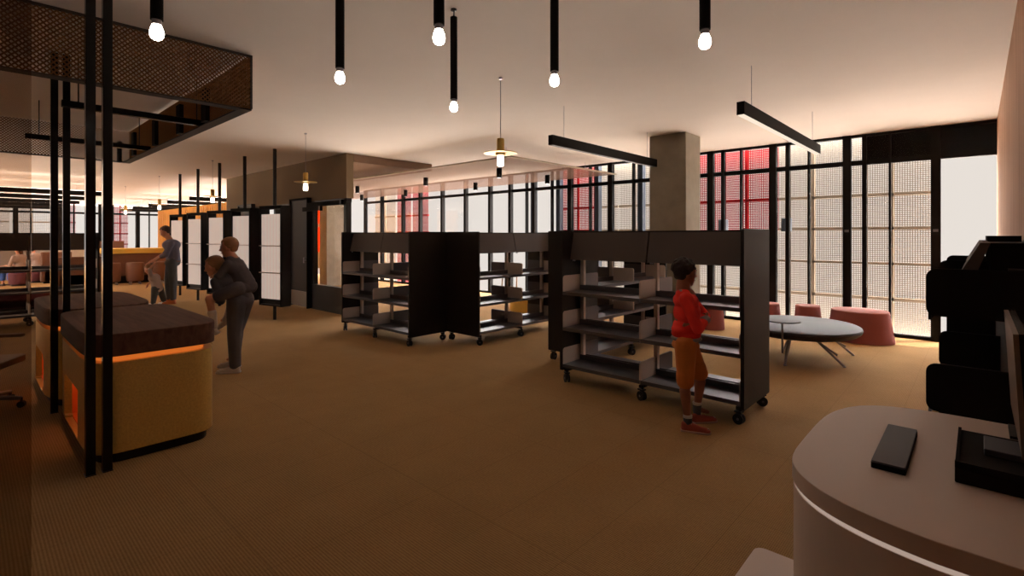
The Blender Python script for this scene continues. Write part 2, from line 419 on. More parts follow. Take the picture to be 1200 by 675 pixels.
# ------------------------------------------------------------------ door wall y = 5.2
M_brassledge = M_brass2
struct('wall_bulkhead', MB().box(-16.1, -9.3, 5.2, 5.36, 2.36, CEIL), M_brownwall, label='brown bulkhead above the doors')
fr = MB()
for x in (-16.05, -14.98, -13.95, -12.75, -11.72, -10.78, -9.36): fr.box(x-.045, x+.045, 5.2, 5.32, 0, 2.36)
fr.box(-16.1, -9.3, 5.2, 5.32, 2.28, 2.36)
struct('trim_1', fr, M_black, label='black frame of the glazed partition')
pg = struct('window_30', MB().box(-10.74, -9.40, 5.25, 5.26, .55, 2.28), M_part, label='clear partition pane beside the dark door')
struct('window_31', MB().box(-12.70, -11.78, 5.25, 5.26, .55, 2.28), M_part, label='clear partition pane between the two doors')
struct('wall_low', MB().box(-10.74, -9.31, 5.19, 5.30, 0, .54).box(-12.70, -11.78, 5.19, 5.30, 0, .54), M_door, label='low dark panel under the partition glass')
for i, (x0, x1, lab) in enumerate(((-11.67, -10.83, 'dark door with a metal kickplate'), (-14.92, -14.0, 'dark door behind the display frames'))):
    d = struct('door_%d' % (i+1), MB().box(x0, x1, 5.14, 5.20, .02, 2.40), M_door, label=lab)
    MB().box(x0+.02, x1-.02, 5.125, 5.14, .03, .36).build('kickplate', M_kick, d)
    MB().box(x0-.03, x0, 5.10, 5.2, 0, 2.44).box(x1, x1+.03, 5.10, 5.2, 0, 2.44).box(x0-.03, x1+.03, 5.10, 5.2, 2.40, 2.44).build('door_frame', M_black if i else M_blackm, d)
    MB().tube((x1-.09, 5.08, 1.0), (x1-.09, 5.08, 1.12), .012).tube((x1-.09, 5.08, 1.06), (x1-.09, 5.14, 1.06), .01).build('door_handle', M_chrome, d)
# curtain tracks / ceiling rails behind the opening
for i, (y, z, x0, x1) in enumerate(((5.12, 2.27, -10.80, -9.32), (5.02, 2.17, -10.80, -10.0))):
    o = empty('door_track', ((x0+x1)/2, y, z), ('upper black sliding track' if i == 0 else 'shorter lower black sliding track')+' right of the dark door', 'track')
    h = (x1-x0)/2
    MB().box(-h, h, -.025, .025, -.045, .045).build('rail', M_blackm, o)
    MB().box(h-.06, h, -.03, .03, -.05, .05).build('end_cap', M_black, o)
# orange panels and amber ribbed wall far behind
for i, (x0, x1) in enumerate(((-17.7, -16.75), (-15.6+1.35, -13.6))):
    pass
o = empty('orange_panel', (-19.75, 9.7, 0), 'bright orange wall panel beyond the opening, left of the distant column', 'wall panel', 'orange panels beyond the doors')
MB().box(-.85, .85, 0, .004, .95, 3.0).build('panel', M_orange, o); MB().box(-.85, .85, -.03, 0, 1.95, 2.08).build('rail', M_conc, o); MB().box(-.85, .85, -.03, .05, .3, .95).build('grey_base', M_conc, o)
o = empty('orange_panel', (-17.35, 9.7, 0), 'narrow bright orange wall panel beyond the opening, beside the bulkhead corner', 'wall panel', 'orange panels beyond the doors')
MB().box(-.30, .30, 0, .004, .35, 3.0).build('panel', M_orange, o); MB().box(-.30, .30, -.03, 0, 1.98, 2.12).build('rail', M_conc, o)
mb = MB(); x = -26.3
while x < -16.3:
    mb.box(x, x+.16, 5.75, 5.81, 0, 2.68); x += .24
mb.box(-26.4, -16.2, 5.81, 5.85, 0, 2.68)
tag(mb.build('amber_ribbed_screen', M_amber), 'amber vertical ribbed screen wall behind the white display frames', 'screen')

# ------------------------------------------------------------------ mesh clouds on the ceiling
o = empty('mesh_ceiling_panel', (-9.9, 8.2, 2.97), 'pink-beige translucent mesh ceiling panel in front of the windows', 'ceiling panel')
MB().box(-7.5, 3.95, -1.75, 1.70, 0, .001).build('mesh_sheet', M_cloud, o)
MB().box(-7.5, 3.97, -1.79, -1.75, -.008, .02).box(3.93, 3.97, -1.75, 1.70, -.008, .02).build('edge_trim', M_bgbar, o)
MB().box(-7.5, -7.47, -1.79, 1.70, -.008, .02).build('edge_trim', M_bgbar, o)
for (x, y) in ((-5, -1.3), (-5, 1.3), (0, -1.3), (0, 1.3), (3.4, -1.3), (3.4, 1.3)):
    MB().tube((x, y, 0), (x, y, .29), .003, n=6).build('hanger_wire', M_chrome, o)
o = empty('mesh_ceiling_panel', (-12.6, 6.45, 3.10), 'brown mesh ceiling panel stretching back from the bulkhead corner', 'ceiling panel')
MB().box(-3.4, 3.3, -1.09, .9, 0, .001).build('mesh_sheet', M_cloudb, o)
MB().box(3.28, 3.31, -1.09, .9, .0, .155).build('edge_trim', M_cloudb, o)
spots = [(-7.12, 7.35, 'nearest the brass pendant'), (-9.53, 7.36, 'middle of the front row'), (-12.55, 7.35, 'front row, at the bulkhead corner'), (-7.12, 8.91, 'back row, right of the brass pendant'), (-9.51, 8.94, 'middle of the back row'), (-12.54, 8.94, 'back row, before the red screens'), (-15.05, 8.97, 'farthest left, before the grey screen')]
for i, (x, y, w_) in enumerate(spots):
    o = empty('ceiling_spotlight', (x, y, 2.965), 'black cylinder spotlight under the mesh ceiling, ' + w_, 'spotlight', 'black cylinder spotlights')
    MB().lathe([(.052, -.19), (.055, -.185), (.055, 0), (.03, .003)]).build('housing', M_blackm, o, smooth=True)
    MB().lathe([(.040, -.193), (.04, -.188)]).build('lens', M_chrome, o)

# ------------------------------------------------------------------ big brown mesh box above the islands
bx0, bx1, by0, by1, bz0, bz1 = -9.9, -4.89, -3.2, 1.79, 2.76, 3.25
o = empty('mesh_ceiling_box', (bx1, by1, bz0), 'brown perforated metal ceiling box above the brass islands', 'ceiling feature')
def rel(mb_):  # shift world verts into the local frame
    mb_.v = [(v[0]-bx1, v[1]-by1, v[2]-bz0) for v in mb_.v]; return mb_
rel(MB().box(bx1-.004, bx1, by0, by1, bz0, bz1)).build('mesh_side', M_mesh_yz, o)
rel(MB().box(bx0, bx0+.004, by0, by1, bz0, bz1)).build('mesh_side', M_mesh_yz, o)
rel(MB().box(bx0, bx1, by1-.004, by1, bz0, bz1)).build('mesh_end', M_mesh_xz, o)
M_lip2 = pbr('mesh_frame', (.035, .022, .014), .6)
rel(MB().box(bx1-.10, bx1, by0, by1, bz0-.012, bz0)).build('bottom_flange', M_lip2, o)
rel(MB().box(bx0, bx0+.10, by0, by1, bz0-.012, bz0)).build('bottom_flange', M_lip2, o)
rel(MB().box(bx0, bx1, by1-.1, by1, bz0-.014, bz0-.001)).build('bottom_flange', M_lip2, o)
rel(MB().box(bx1-.012, bx1+.006, by0, by1, bz1-.02, bz1).box(bx1-.012, bx1+.006, by1-.012, by1+.006, bz0, bz1)).build('frame_edge', M_lip2, o)
for x in (-9.78, -8.8, -7.63, -6.56, -5.68):
    rel(MB().box(x-.07, x+.07, 1.62, 1.66, bz0-.02, 3.06)).build('hanger_post', M_blackm, o)

# tall black posts in pairs and the bars they carry
posts = [(-4.37, .575, 'nearest tall black post before the brass island, left of the front pair'), (-4.37, .665, 'nearest tall black post before the brass island, right of the front pair'),
         (-6.14, .557, 'tall black post between the two islands, left of the rear pair'), (-6.14, .640, 'tall black post between the two islands, right of the rear pair')]
for x, y, lab in posts:
    o = empty('black_post', (x, y, 0), lab, 'post', 'tall black posts by the islands')
    MB().box(-.033 if x > -5 else -.022, .033 if x > -5 else .022, -.026, .026, 0.006, CEIL-.005).build('shaft', M_blackg, o, bevel=.004)
    MB().box(-.037 if x > -5 else -.024, .037 if x > -5 else .024, -.028, .028, 0, .006).build('foot_plate', M_black, o)
for x, y0, y1, lab in ((-6.10, .60, 1.80, 'black horizontal bar under the mesh box, on the rear posts'), (-8.40, .50, 1.75, 'farther black horizontal bar under the mesh box'),):
    o = empty('ceiling_bar', (x, (y0+y1)/2, 2.80), lab, 'bar', 'black bars under the mesh box')
    h = (y1-y0)/2
    MB().box(-.03, .03, -h, h, -.03, .03).build('bar', M_blackg, o, bevel=.003)
    for s in (-1, 1):
        MB().tube((0, s*h*.8, .03), (0, s*h*.8, .45), .006, n=8).build('hanger', M_black, o)

# ------------------------------------------------------------------ brass islands
def island(cx, cy, label, first=True):
    o = empty('brass_island', (cx, cy, 0), label, 'island counter', 'brass islands with walnut tops')
    a, b, e = .84, .42, 6.5 if first else 4.2
    MB().prism(supere(0, 0, a, b, e), .755, .915).build('walnut_top', M_dkwood, o, bevel=.006)
    MB().prism(supere(0, 0, a-.07, b-.07, e), .705, .755).build('glowing_recess', M_glow, o)
    MB().prism(supere(0, 0, a-.05, b-.05, e), 0, .075).build('plinth', M_black, o)
    # brass skirt with a niche cut in the -y face: shell of segments
    out = supere(0, 0, a-.012, b-.012, e, 128); inn = supere(0, 0, a-.06, b-.06, e, 128)
    nx0, nx1, nz0, nz1 = -.40, .36, .085, .45
    mb = MB(); n = len(out)
    for i in range(n):
        j = (i+1) % n; p, q, r, s = out[i], out[j], inn[j], inn[i]
        mx = (p[0]+q[0])/2
        zs = [(.075, .712)]
        if p[1] < 0 and q[1] < 0 and nx0 < mx < nx1:
            # rounded niche corners
            d = min(mx-nx0, nx1-mx); k = .0 if d > .08 else .08-math.sqrt(max(0, .0064-(.08-d)**2))
            zs = [(.075, nz0+k), (nz1-k, .712)]
        for z0, z1 in zs:
            mb.hexa([(*p, z0), (*q, z0), (*r, z0), (*s, z0), (*p, z1), (*q, z1), (*r, z1), (*s, z1)])
    mb.build('brass_skirt', M_brass, o, smooth=True)
    y = -.365
    mb = MB()
    mb.box(nx0-.01, nx0+.012, y, -.08, nz0, nz1).box(nx1-.012, nx1+.01, y, -.08, nz0, nz1).box(nx0, nx1, y, -.08, nz0-.01, nz0+.012).box(nx0, nx1, y, -.08, nz1-.012, nz1+.01)
    mb.build('niche_lining', M_orangein, o)
    MB().box(nx0, nx1, -.09, -.08, nz0, nz1).build('niche_back', M_orangein, o)
    MB().box(nx0+.05, nx1-.05, -.32, -.29, nz1-.022, nz1-.014).build('niche_light', M_glow2, o)
    mb = MB(); x = nx0+.03
    hh = [.15, .17, .14, .19, .16]; i = 0
    for k in range(6):
        pass
    return o
island(-5.26, .985, 'nearer brass island with dark walnut top and orange niche')
island(-7.03, .93, 'farther brass island with dark walnut top, behind the nearer one', False)
for cx, cy, lab in ((-5.26, .985, 'row of dark boxes'), (-7.03, .93, 'row')):
    for k in range(3):
        o = tag(MB().box(-.05, .05, -.09, .09, 0, .17-.015*k).build('storage_box', pbr('box_brown', (.045, .025, .02), .7), bevel=.004),
                'dark brown box in the orange niche of the %s brass island, %s from the left' % ('nearer' if cx > -6 else 'farther', ORD[k]), 'box', 'dark boxes in the island niches')
        o.location = (cx+.0+.13*k, cy-.25, .098)

# ------------------------------------------------------------------ pendants with bulbs
PD = [(-2.80, .608, 'upper-left corner, before the brown mesh box'), (-2.80, 1.524, 'second from the left edge, alone over the carpet'), (-1.88, 1.53, 'short-looking one left of the slim complete tube'),
      (-2.82, 2.434, 'farthest one, its whole tube and ceiling mount visible'), (-1.89, 2.434, 'second from the right, over the near bookcase'), (-.973, 2.441, 'rightmost, above the concrete column')]
proto = None
for i, (x, y, d) in enumerate(PD):
    lab = 'black tube pendant lamp with bare bulb, ' + d
    if proto is None:
        proto = empty('tube_pendant', (x, y, 0), lab, 'pendant lamp', 'black tube pendants')
        MB().lathe([(.004, 2.60), (.026, 2.60), (.026, 3.20), (.005, 3.203)]).build('tube', M_blackm, proto, smooth=True)
        MB().lathe([(.006, 3.20), (.006, 3.245), (.022, 3.248), (.022, 3.26)], n=16).build('ceiling_mount', M_black, proto)
        MB().lathe([(.016, 2.575), (.020, 2.58), (.020, 2.61)], n=20).build('bulb_socket', M_chrome, proto)
        prof = [(.002, 2.507), (.012, 2.509), (.021, 2.514), (.027, 2.525), (.029, 2.540), (.027, 2.554), (.021, 2.570), (.016, 2.584), (.014, 2.594)]
        MB().lathe(prof, n=24).build('bulb', M_bulb, proto, smooth=True)
        p = proto
    else:
        p = copy_tree(proto); p['label'] = lab
    p.location = (x, y, 0)
# brass disc pendants
proto = None
for i, (x, y, d) in enumerate(((-3.68, 3.82, 'over the bookcases, nearest of its row'), (-7.99, 3.75, 'before the brown bulkhead'), (-12.39, 3.72, 'among the slim black poles'), (-16.75, 3.7, 'above the man in the blue shirt'), (-21.1, 3.7, 'farthest, beside the tall black posts'))):
    lab = 'thin brass disc pendant lamp hanging on a wire, ' + d
    if proto is None:
        proto = empty('disc_pendant', (x, y, 0), lab, 'pendant lamp', 'brass disc pendants')
        MB().tube((0, 0, 2.62), (0, 0, CEIL-.01), .0035, n=6).build('wire', M_chrome, proto)
        MB().lathe([(.02, CEIL-.02), (.02, CEIL)], n=12).build('ceiling_mount', M_chrome, proto)
        MB().lathe([(.03, 2.44), (.055, 2.445), (.055, 2.47), (.04, 2.475), (.04, 2.60), (.036, 2.62)], n=20).build('stem_housing', M_brass2, proto, smooth=True)
        MB().lathe([(.02, 2.462), (.175, 2.464), (.175, 2.471), (.02, 2.473)], n=40).build('disc', M_brass2, proto, smooth=True)
        MB().lathe([(.02, 2.33), (.034, 2.335), (.036, 2.38), (.032, 2.43), (.028, 2.44)], n=20).build('bulb', M_bulb2, proto, smooth=True)
        p = proto
    else:
        p = copy_tree(proto); p['label'] = lab
    p.location = (x, y, 0)
# linear lamps
M_up = emit('added_uplight', (1, .88, .76), 12)  # uplights added on the distant lamps to brighten the far ceiling
def linear(x, y0, y1, z, label, group=None, lit=True, up=False):
    o = empty('linear_lamp', (x, (y0+y1)/2, z), label, 'linear lamp', group)
    h = (y1-y0)/2
    MB().box(-.035, .035, -h, h, -.05, .07).build('housing', M_blackm, o)
    MB().box(-.028, .028, -h+.01, h-.01, -.056, -.05).build('diffuser', M_led if lit else M_ledoff, o)
    if up: MB().box(-.030, .030, -h+.01, h-.01, .070, .073).build('added_uplight_strip', M_up, o)
    for s in (-1, 1): MB().tube((0, s*h*.8, .07), (0, s*h*.8, CEIL-z), .003, n=6).build('hanger_wire', M_chrome, o)
    return o
linear(-3.89, 4.93, 7.70, 2.78, 'long black linear lamp ending in front of the concrete column', lit=False)
linear(-1.62, 4.90, 8.0, 2.78, 'long linear lamp at the right with a bright lower edge')
k = 0
for x in (-18.6, -21.2, -23.9, -26.6, -29.3):
    for (y0, y1) in ((-1.2, 2.85), (4.92, 8.0)):
        if y0 > 0 and x > -19: y1 = 6.4
        linear(x, y0, y1, 2.80, 'distant black linear lamp, %s row back, %s' % (ORD[k//2], 'in the left run above the left bookcase' if y0 < 0 else 'in the right run above the display frames'), 'distant linear lamps', False, True)
        k += 1

# ------------------------------------------------------------------ mobile bookcases
def caster(parent, x, y, rz=0):
    w_ = MB()
    w_.tube((-.0, -.012, .045), (0, .012, .045), .045, n=20)
    o = bpy.data.objects.new('caster', None)
    f = MB().box(-.024, .024, -.008, .008, .035, .10).box(-.03, .03, -.028, .028, .10, .112).tube((.012, 0, .11), (.012, 0, .135), .012, n=10)
    f.v = [(v[0]-.0, v[1], v[2]) for v in f.v]
    c = f.build('caster', M_rubber, parent)
    c.location = (x, y, 0); c.rotation_euler = (0, 0, rz)
    for sy in (-.026, .010): MB().tube((0, sy, .045), (0, sy+.016, .045), .045, n=20).build('wheel', M_rubber, c, smooth=True)
    MB().tube((0, -.026, .045), (0, .026, .045), .012, n=10).build('axle', M_chrome, c)
    return c
def bookcase(label):
    o = empty('mobile_bookcase', (0, 0, 0), label, 'bookcase', 'black mobile bookcases')
    L, D = .95, .35       # half length, half depth
    for s in (-1, 1):
        MB().prism(rrect(-D, D, .13, 1.66, .012, 2), s*L-.014, s*L+.014, 'x').build('end_panel', M_panel, o)
    for x in (-.90, 0, .90):
        MB().box(x-.02, x+.02, -.022, .022, .16, 1.62).build('upright', M_upright, o)
    zs = (.20, .60, .99)
    for z in zs:
        for s in (-1, 1):
            for x0, x1 in ((-.93, -.004), (.004, .93)):
                ya, yb = (.022, .345) if s > 0 else (-.345, -.022)
                ye = .345*s
                m_ = MB().box(x0, x1, ya, yb, z-.012, z)
                m_.box(x0, x1, min(ye, ye-s*.012), max(ye, ye-s*.012), z-.035, z-.012)
                m_.box(x0, x1, min(.022*s, .034*s), max(.022*s, .034*s), z, z+.055)
                m_.build('shelf', M_shelf, o)
        # rounded bracket plates at both ends and at the middle
        for x in (-.925, -.006, .006, .925):
            for s in (-1, 1):
                pts = rrect(.03, .345, z, z+.175, .03, 4, (1, 0, 0, 0))
                pts = [(p[0]*s, p[1]) for p in pts]
                MB().prism(pts, x-.0025, x+.0025, 'x').build('shelf_bracket', M_upright if s < 0 else M_shelf, o)
    for s in (-1, 1):
        for x0, x1 in ((-.925, -.012), (.006, .925)):
            y_t, y_b = s*.148, s*.215
            e = .012*s
            MB().hexa([(x0, y_b-e, 1.335), (x1, y_b-e, 1.335), (x1, y_b, 1.335), (x0, y_b, 1.335), (x0, y_t-e, 1.645), (x1, y_t-e, 1.645), (x1, y_t, 1.645), (x0, y_t, 1.645)]).build('header_panel', M_header, o)
            MB().tube((x0+.02, s*.19, 1.328), (x0+.05, s*.19, 1.328), .009, n=8).build('header_hinge', M_chrome, o)
    MB().box(-.93, .93, -.15, .15, 1.635, 1.65).build('top_cap', M_panel, o)
    MB().box(-.93, .93, -.02, .02, .14, .18).build('base_rail', M_panel, o)
    for x in (-.90, 0, .91):
        for s in (-1, 1):
            caster(o, x, s*.31, .3*x+.4*s)
        MB().box(x-.02, x+.02, -.33, .33, .125, .15).build('caster_beam', M_panel, o)
    return o
cases = [(-2.40, 4.78, 0, 'near black mobile bookcase with the boy in red leaning before it'),
         (-3.725, 6.08, PI/2, 'black mobile bookcase set at right angles behind the near one'),
         (-6.96, 4.69, 0, 'left half of the middle bookcase pair, beside the dark door opening'),
         (-5.655, 6.01, PI/2, 'right half of the middle bookcase pair, running back to the windows'),
         (-12.68, .80, PI/2, 'empty black bookcase at the left edge behind the tall posts')]
proto = bookcase(cases[0][3]); proto.location = (*cases[0][:2], 0)
for x, y, r, lab in cases[1:]:
    c = copy_tree(proto); c.location = (x, y, 0); c.rotation_euler = (0, 0, r); c['label'] = lab

# end-of-wall display bookcase at the right, against the timber wall
o = empty('display_bookcase', (.19, 3.2, 0), 'tall black display bookcase against the timber wall at the right', 'bookcase')
MB().box(-.10, .015, -.49, 1.45, .12, 1.47).build('back_board', M_panel, o)
MB().box(-.10, 0, -.46, 1.45, 0, .12).build('plinth', M_panel, o)
for z in (.49, .88, 1.27):
    for (y0, y1) in ((-.47, .46), (.48, 1.42)):
        MB().box(-.34, -.06, y0, y1, z, z+.014).box(-.34, -.33, y0, y1, z-.02, z+.014).build('shelf', M_shelf if z < 1 else M_panel, o)
    for y in (-.49, .47, 1.43):
        pts = rrect(-.346, -.001, z, z+.195, .035, 5, (0, 1, 1, 0))
        MB().prism(pts, y-.008, y+.008, 'y').build('shelf_bracket', M_blackm, o)
for (y0, y1) in ((-.40, .44), (.50, 1.35)):
    MB().hexa([(-.24, y0, 1.45), (-.19, y0, 1.45), (-.19, y1, 1.45), (-.24, y1, 1.45), (-.18, y0, 1.572), (-.15, y0, 1.572), (-.15, y1, 1.572), (-.18, y1, 1.572)]).build('sign_holder', M_header, o)
MB().box(-.15, -.02, .5, 1.3, 1.45, 1.60).build('book_block', M_blackm, o)
MB().box(-.15, -.02, -.38, .42, 1.45, 1.57).build('book_block', M_blackm, o)

# ------------------------------------------------------------------ white desk
dl = [(-.378, 1.62), (-.378, 1.88), (-.366, 2.0), (-.335, 2.10), (-.29, 2.17), (-.22, 2.215), (-.12, 2.242), (.0, 2.25), (.205, 2.25), (.205, 1.285), (-.02, 1.288), (-.12, 1.302), (-.20, 1.327), (-.27, 1.366), (-.325, 1.42), (-.362, 1.49), (-.374, 1.55)]
def smooth_poly(p, it=2):
    for _ in range(it):
        q = []
        for i in range(len(p)):
            a, b = p[i], p[(i+1) % len(p)]
            if a[0] > .2 or b[0] > .2:
                q.append(a); continue
            q.append((a[0]*.75+b[0]*.25, a[1]*.75+b[1]*.25)); q.append((a[0]*.25+b[0]*.75, a[1]*.25+b[1]*.75))
        p = q
    return p
dl = smooth_poly(dl, 2)
def inset(p, k):
    cx, cy = .0, 1.77
    return [(x if x > .2 else cx+(x-cx)*(1-k/.38), cy+(y-cy)*(1-k/.48)) for x, y in p]
ox, oy = .2, 1.77
o = empty('white_desk', (ox, oy, 0), 'white round-cornered counter desk in the near right corner', 'desk')
def loc(p): return [(x-ox, y-oy) for x, y in p]
MB().prism(loc(dl), .955, 1.0).build('desk_top', M_white, o, bevel=.002)
MB().prism(loc(inset(dl, .006)), .942, .955).build('light_strip', emit('warm_strip', (1, .74, .60), .40), o)
MB().prism(loc(inset(dl, .003)), .08, .942).build('desk_body', M_whiteside, o)
MB().prism(loc(inset(dl, .03)), 0, .08).build('plinth', M_black, o)
# small stool left of the desk
o = empty('white_stool', (-.50, 1.70, 0), 'low white square stool partly cut off, left of the desk', 'stool')
MB().prism(rrect(-.105, .105, -.30, .30, .035, 5), .40, .45).build('seat', M_whiteside, o, bevel=.006)
MB().prism(rrect(-.085, .085, -.27, .27, .03, 4), .012, .40).build('base', M_whiteside, o)
MB().prism(rrect(-.075, .075, -.26, .26, .03, 4), 0, .012).build('foot', M_black, o)
# small device
o = empty('tablet_device', (-.167, 1.765, 1.0), 'slim blue-grey flat device lying on the white desk', 'tablet')
MB().prism(rrect(-.036, .036, -.172, .172, .004, 3), 0, .014).build('body', M_blackm, o)
MB().prism(rrect(-.035, .035, -.171, .171, .004, 3), .014, .019).build('screen', M_tablet, o)
# till tray with keypad, screen
o = empty('cash_tray', (.085, 1.80, 1.0), 'black open box tray on the desk under the upright screen', 'tray')
MB().box(-.125, .115, -.165, .17, 0, .036).build('base', M_blackm, o, bevel=.003)
MB().box(-.125, .115, -.165, -.155, .036, .052).box(-.125, -.118, -.165, .17, .036, .042).build('rim', M_blackm, o)
MB().box(-.072, .06, -.02, .10, .036, .052).build('keypad', M_tablet, o, bevel=.002)
o = empty('upright_screen', (.095, 1.97, 1.0), 'thin upright monitor seen edge-on at the right edge of the desk', 'monitor')
tilt = Matrix.Rotation(math.radians(-3.0), 4, 'Y')
MB().box(-.013, -.003, -.27, .27, .07, .366, tilt).build('bezel', pbr('brushed_shell', (.17, .12, .095), .45, .3, noise=.15, nscale=80, stretch=(1, 6, 1)), o)
MB().box(-.003, .012, -.27, .27, .07, .366, tilt).build('rear_shell', M_blackg, o)
MB().box(0, .012, -.04, .04, .06, .20).box(-.03, .06, -.06, .06, .053, .061).build('stand', M_black, o)

# ------------------------------------------------------------------ oval table and poufs
o = empty('oval_table', (-1.72, 7.44, 0), 'large grey oval table near the windows', 'table')
prof = [(.58, .335), (.64, .345), (.68, .375), (.695, .41), (.685, .435), (.655, .45)]
tb = MB().lathe(prof, n=64, sx=1.0, sy=1.10).build('table_top', M_table, o, smooth=True)
for ax, ay, bx, by in ((-.02, -.60, -.02, -.575+.0), (.32, -.42, .53, -.19), (-.45, .2, -.66, .35), (.3, .4, .5, .6)):
    m_ = MB()
    d = Vector((bx-ax, by-ay, 0))
    m_.tube((ax*.75, ay*.75+.0, .34), (bx, by, .012), .020, .014, n=10)
    m_.tube((ax*.55, ay*.55, .34), (bx*.86, by*.86, .13), .012, n=8)
    m_.tube((bx, by, 0), (bx, by, .014), .02, n=10)
    m_.build('leg', M_chrome, o)
MB().tube((0, -.78, .20), (0, -.78, .575), .012, n=10).tube((0, -.78, .2), (0, -.5, .33), .012, n=10).build('swivel_arm', M_chrome, o)
MB().lathe([(.18, .572), (.195, .576), (.195, .588), (.18, .592)], c=(0, -.78, 0), n=40).build('swivel_tray', M_table, o, smooth=True)
for x, y, a, b, h, lab in ((-1.32, 9.28, .44, .36, .47, 'large pink ribbed pouf right of the oval table'), (-2.03, 9.32, .21, .21, .47, 'small dusty pink pouf behind the oval table, before the glass'),
                        (-2.60, 9.2, .21, .21, .47, 'small pink pouf just right of the near bookcase end panel'), (-3.36, 8.72, .21, .21, .47, 'small pink pouf visible beside the boy in red')):
    o = empty('ribbed_pouf', (x, y, 0), lab, 'pouf', 'pink ribbed poufs')
    rings = []
    n = 40
    N = 15
    for i in range(N):
        z = .008+(h-.03)*i/(N-1); t = i/(N-1); k = 1.0-.16*t+(.010 if i % 2 else 0)
        rings.append([(a*k*math.cos(2*PI*j/n), b*k*math.sin(2*PI*j/n), z) for j in range(n)])
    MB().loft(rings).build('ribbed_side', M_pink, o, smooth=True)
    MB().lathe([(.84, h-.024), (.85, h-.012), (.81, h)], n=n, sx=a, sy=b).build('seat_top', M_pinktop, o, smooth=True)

# furniture beyond the middle bookcases
def ottoman(x, y, lab, m_, rx=.5, ry=.32, h=.40):
    o = empty('curved_ottoman', (x, y, 0), lab, 'ottoman', 'ottomans beyond the bookcases')
    MB().lathe([(.97, .03), (1, .06), (1, h-.04), (.96, h)], n=36, sx=rx, sy=ry).build('seat', m_, o, smooth=True)
    MB().lathe([(.85, 0), (.85, .03)], n=36, sx=rx, sy=ry).build('plinth', M_black, o)
ottoman(-6.85, 8.0, 'yellow rounded ottoman seen through the middle bookcase, left one', M_yellow)
ottoman(-6.35, 9.2, 'yellow rounded ottoman seen through the middle bookcase, right one', M_yellow, .4, .3)
def ltable(x, y, lab, top):
    o = empty('side_table', (x, y, 0), lab, 'table', 'tables beyond the bookcases')
    MB().prism(rrect(-.6, .6, -.35, .35, .05), .70, .74).build('table_top', top, o)
    for sx in (-1, 1):
        for sy in (-1, 1): MB().tube((sx*.5, sy*.28, 0), (sx*.45, sy*.25, .70), .016, n=10).build('leg', M_upright, o)
ltable(-7.9, 9.0, 'brown-topped table seen through the upper shelves of the middle bookcases', M_brownsofa)
ltable(-9.2, 7.7, 'pale-legged table seen through the left middle bookcase', M_white)

# ------------------------------------------------------------------ display frames on poles
def display(label, w=.62, h=1.90):
    o = empty('display_stand', (0, 0, 0), label, 'display frame', 'white ribbed display frames on black poles')
    z0, z1 = .27, .27+h
    MB().tube((0, 0, 0), (0, 0, z0), .030, n=12).build('pole_foot', M_black, o)
    MB().tube((0, 0, z1), (0, 0, CEIL-.002), .034, n=12).build('pole', M_black, o)
    hw = w/2; D = .10
    for s in (-1, 1):
        MB().box(s*hw-.02, s*hw+.02, -D, D, z0, z1).build('side_board', M_blackm, o)
    MB().box(-hw, hw, -D, D, z0, z0+.03).box(-hw, hw, -.05, .05, z0+.03, z0+.13).build('bottom_board', M_black, o)
    MB().box(-hw, hw, -D, D, z1-.06, z1).build('top_board', M_blackm, o)
    MB().box(-hw+.02, hw-.02, -.075, -.05, z0+.13, z1-.16).build('ribbed_panel', M_glowpanel, o)
    for z in (z0+.62, z0+1.13):
        MB().box(-hw+.02, hw-.02, -.13, -.075, z, z+.018).build('glass_shelf', M_white, o)
    return o
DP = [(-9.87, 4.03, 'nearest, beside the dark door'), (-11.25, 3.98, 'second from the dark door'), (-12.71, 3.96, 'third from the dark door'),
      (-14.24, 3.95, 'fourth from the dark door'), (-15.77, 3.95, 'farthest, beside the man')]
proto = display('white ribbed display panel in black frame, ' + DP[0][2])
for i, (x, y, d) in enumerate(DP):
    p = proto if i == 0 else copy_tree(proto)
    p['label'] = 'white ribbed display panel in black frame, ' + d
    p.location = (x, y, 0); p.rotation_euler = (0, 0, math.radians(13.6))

# ------------------------------------------------------------------ far left furniture
def sofa_block(x, y, w, d, h, lab, m_, rz=0):
    o = empty('booth_seat', (x, y, 0), lab, 'seating', 'booth seating at the far left', rz)
    MB().prism(rrect(-w/2, w/2, -d/2, d/2, .08), .06, h*.55).build('seat', m_, o, bevel=.02)
    MB().prism(rrect(-w/2-.02, w/2+.02, d/2-.18, d/2, .06), .06, h).build('backrest', m_, o, bevel=.02)
    MB().prism(rrect(-w/2+.05, w/2-.05, -d/2+.05, d/2-.05, .06), 0, .06).build('plinth', M_black, o)
def stool(x, y, lab, m_=None, h=.72, r=.25):
    o = empty('brown_stool', (x, y, 0), lab, 'stool', 'brown tub stools by the yellow table')
    MB().lathe([(.8, .10), (.95, .14), (1, h*.6), (.98, h-.03), (.9, h)], n=24, sx=r, sy=r).build('seat_shell', m_ or M_brownsofa, o, smooth=True)
    for k in range(4):
        t = PI/4+k*PI/2
        MB().tube((r*.6*math.cos(t), r*.6*math.sin(t), .11), (r*.8*math.cos(t), r*.8*math.sin(t), 0), .016, n=8).build('leg', M_chrome, o)
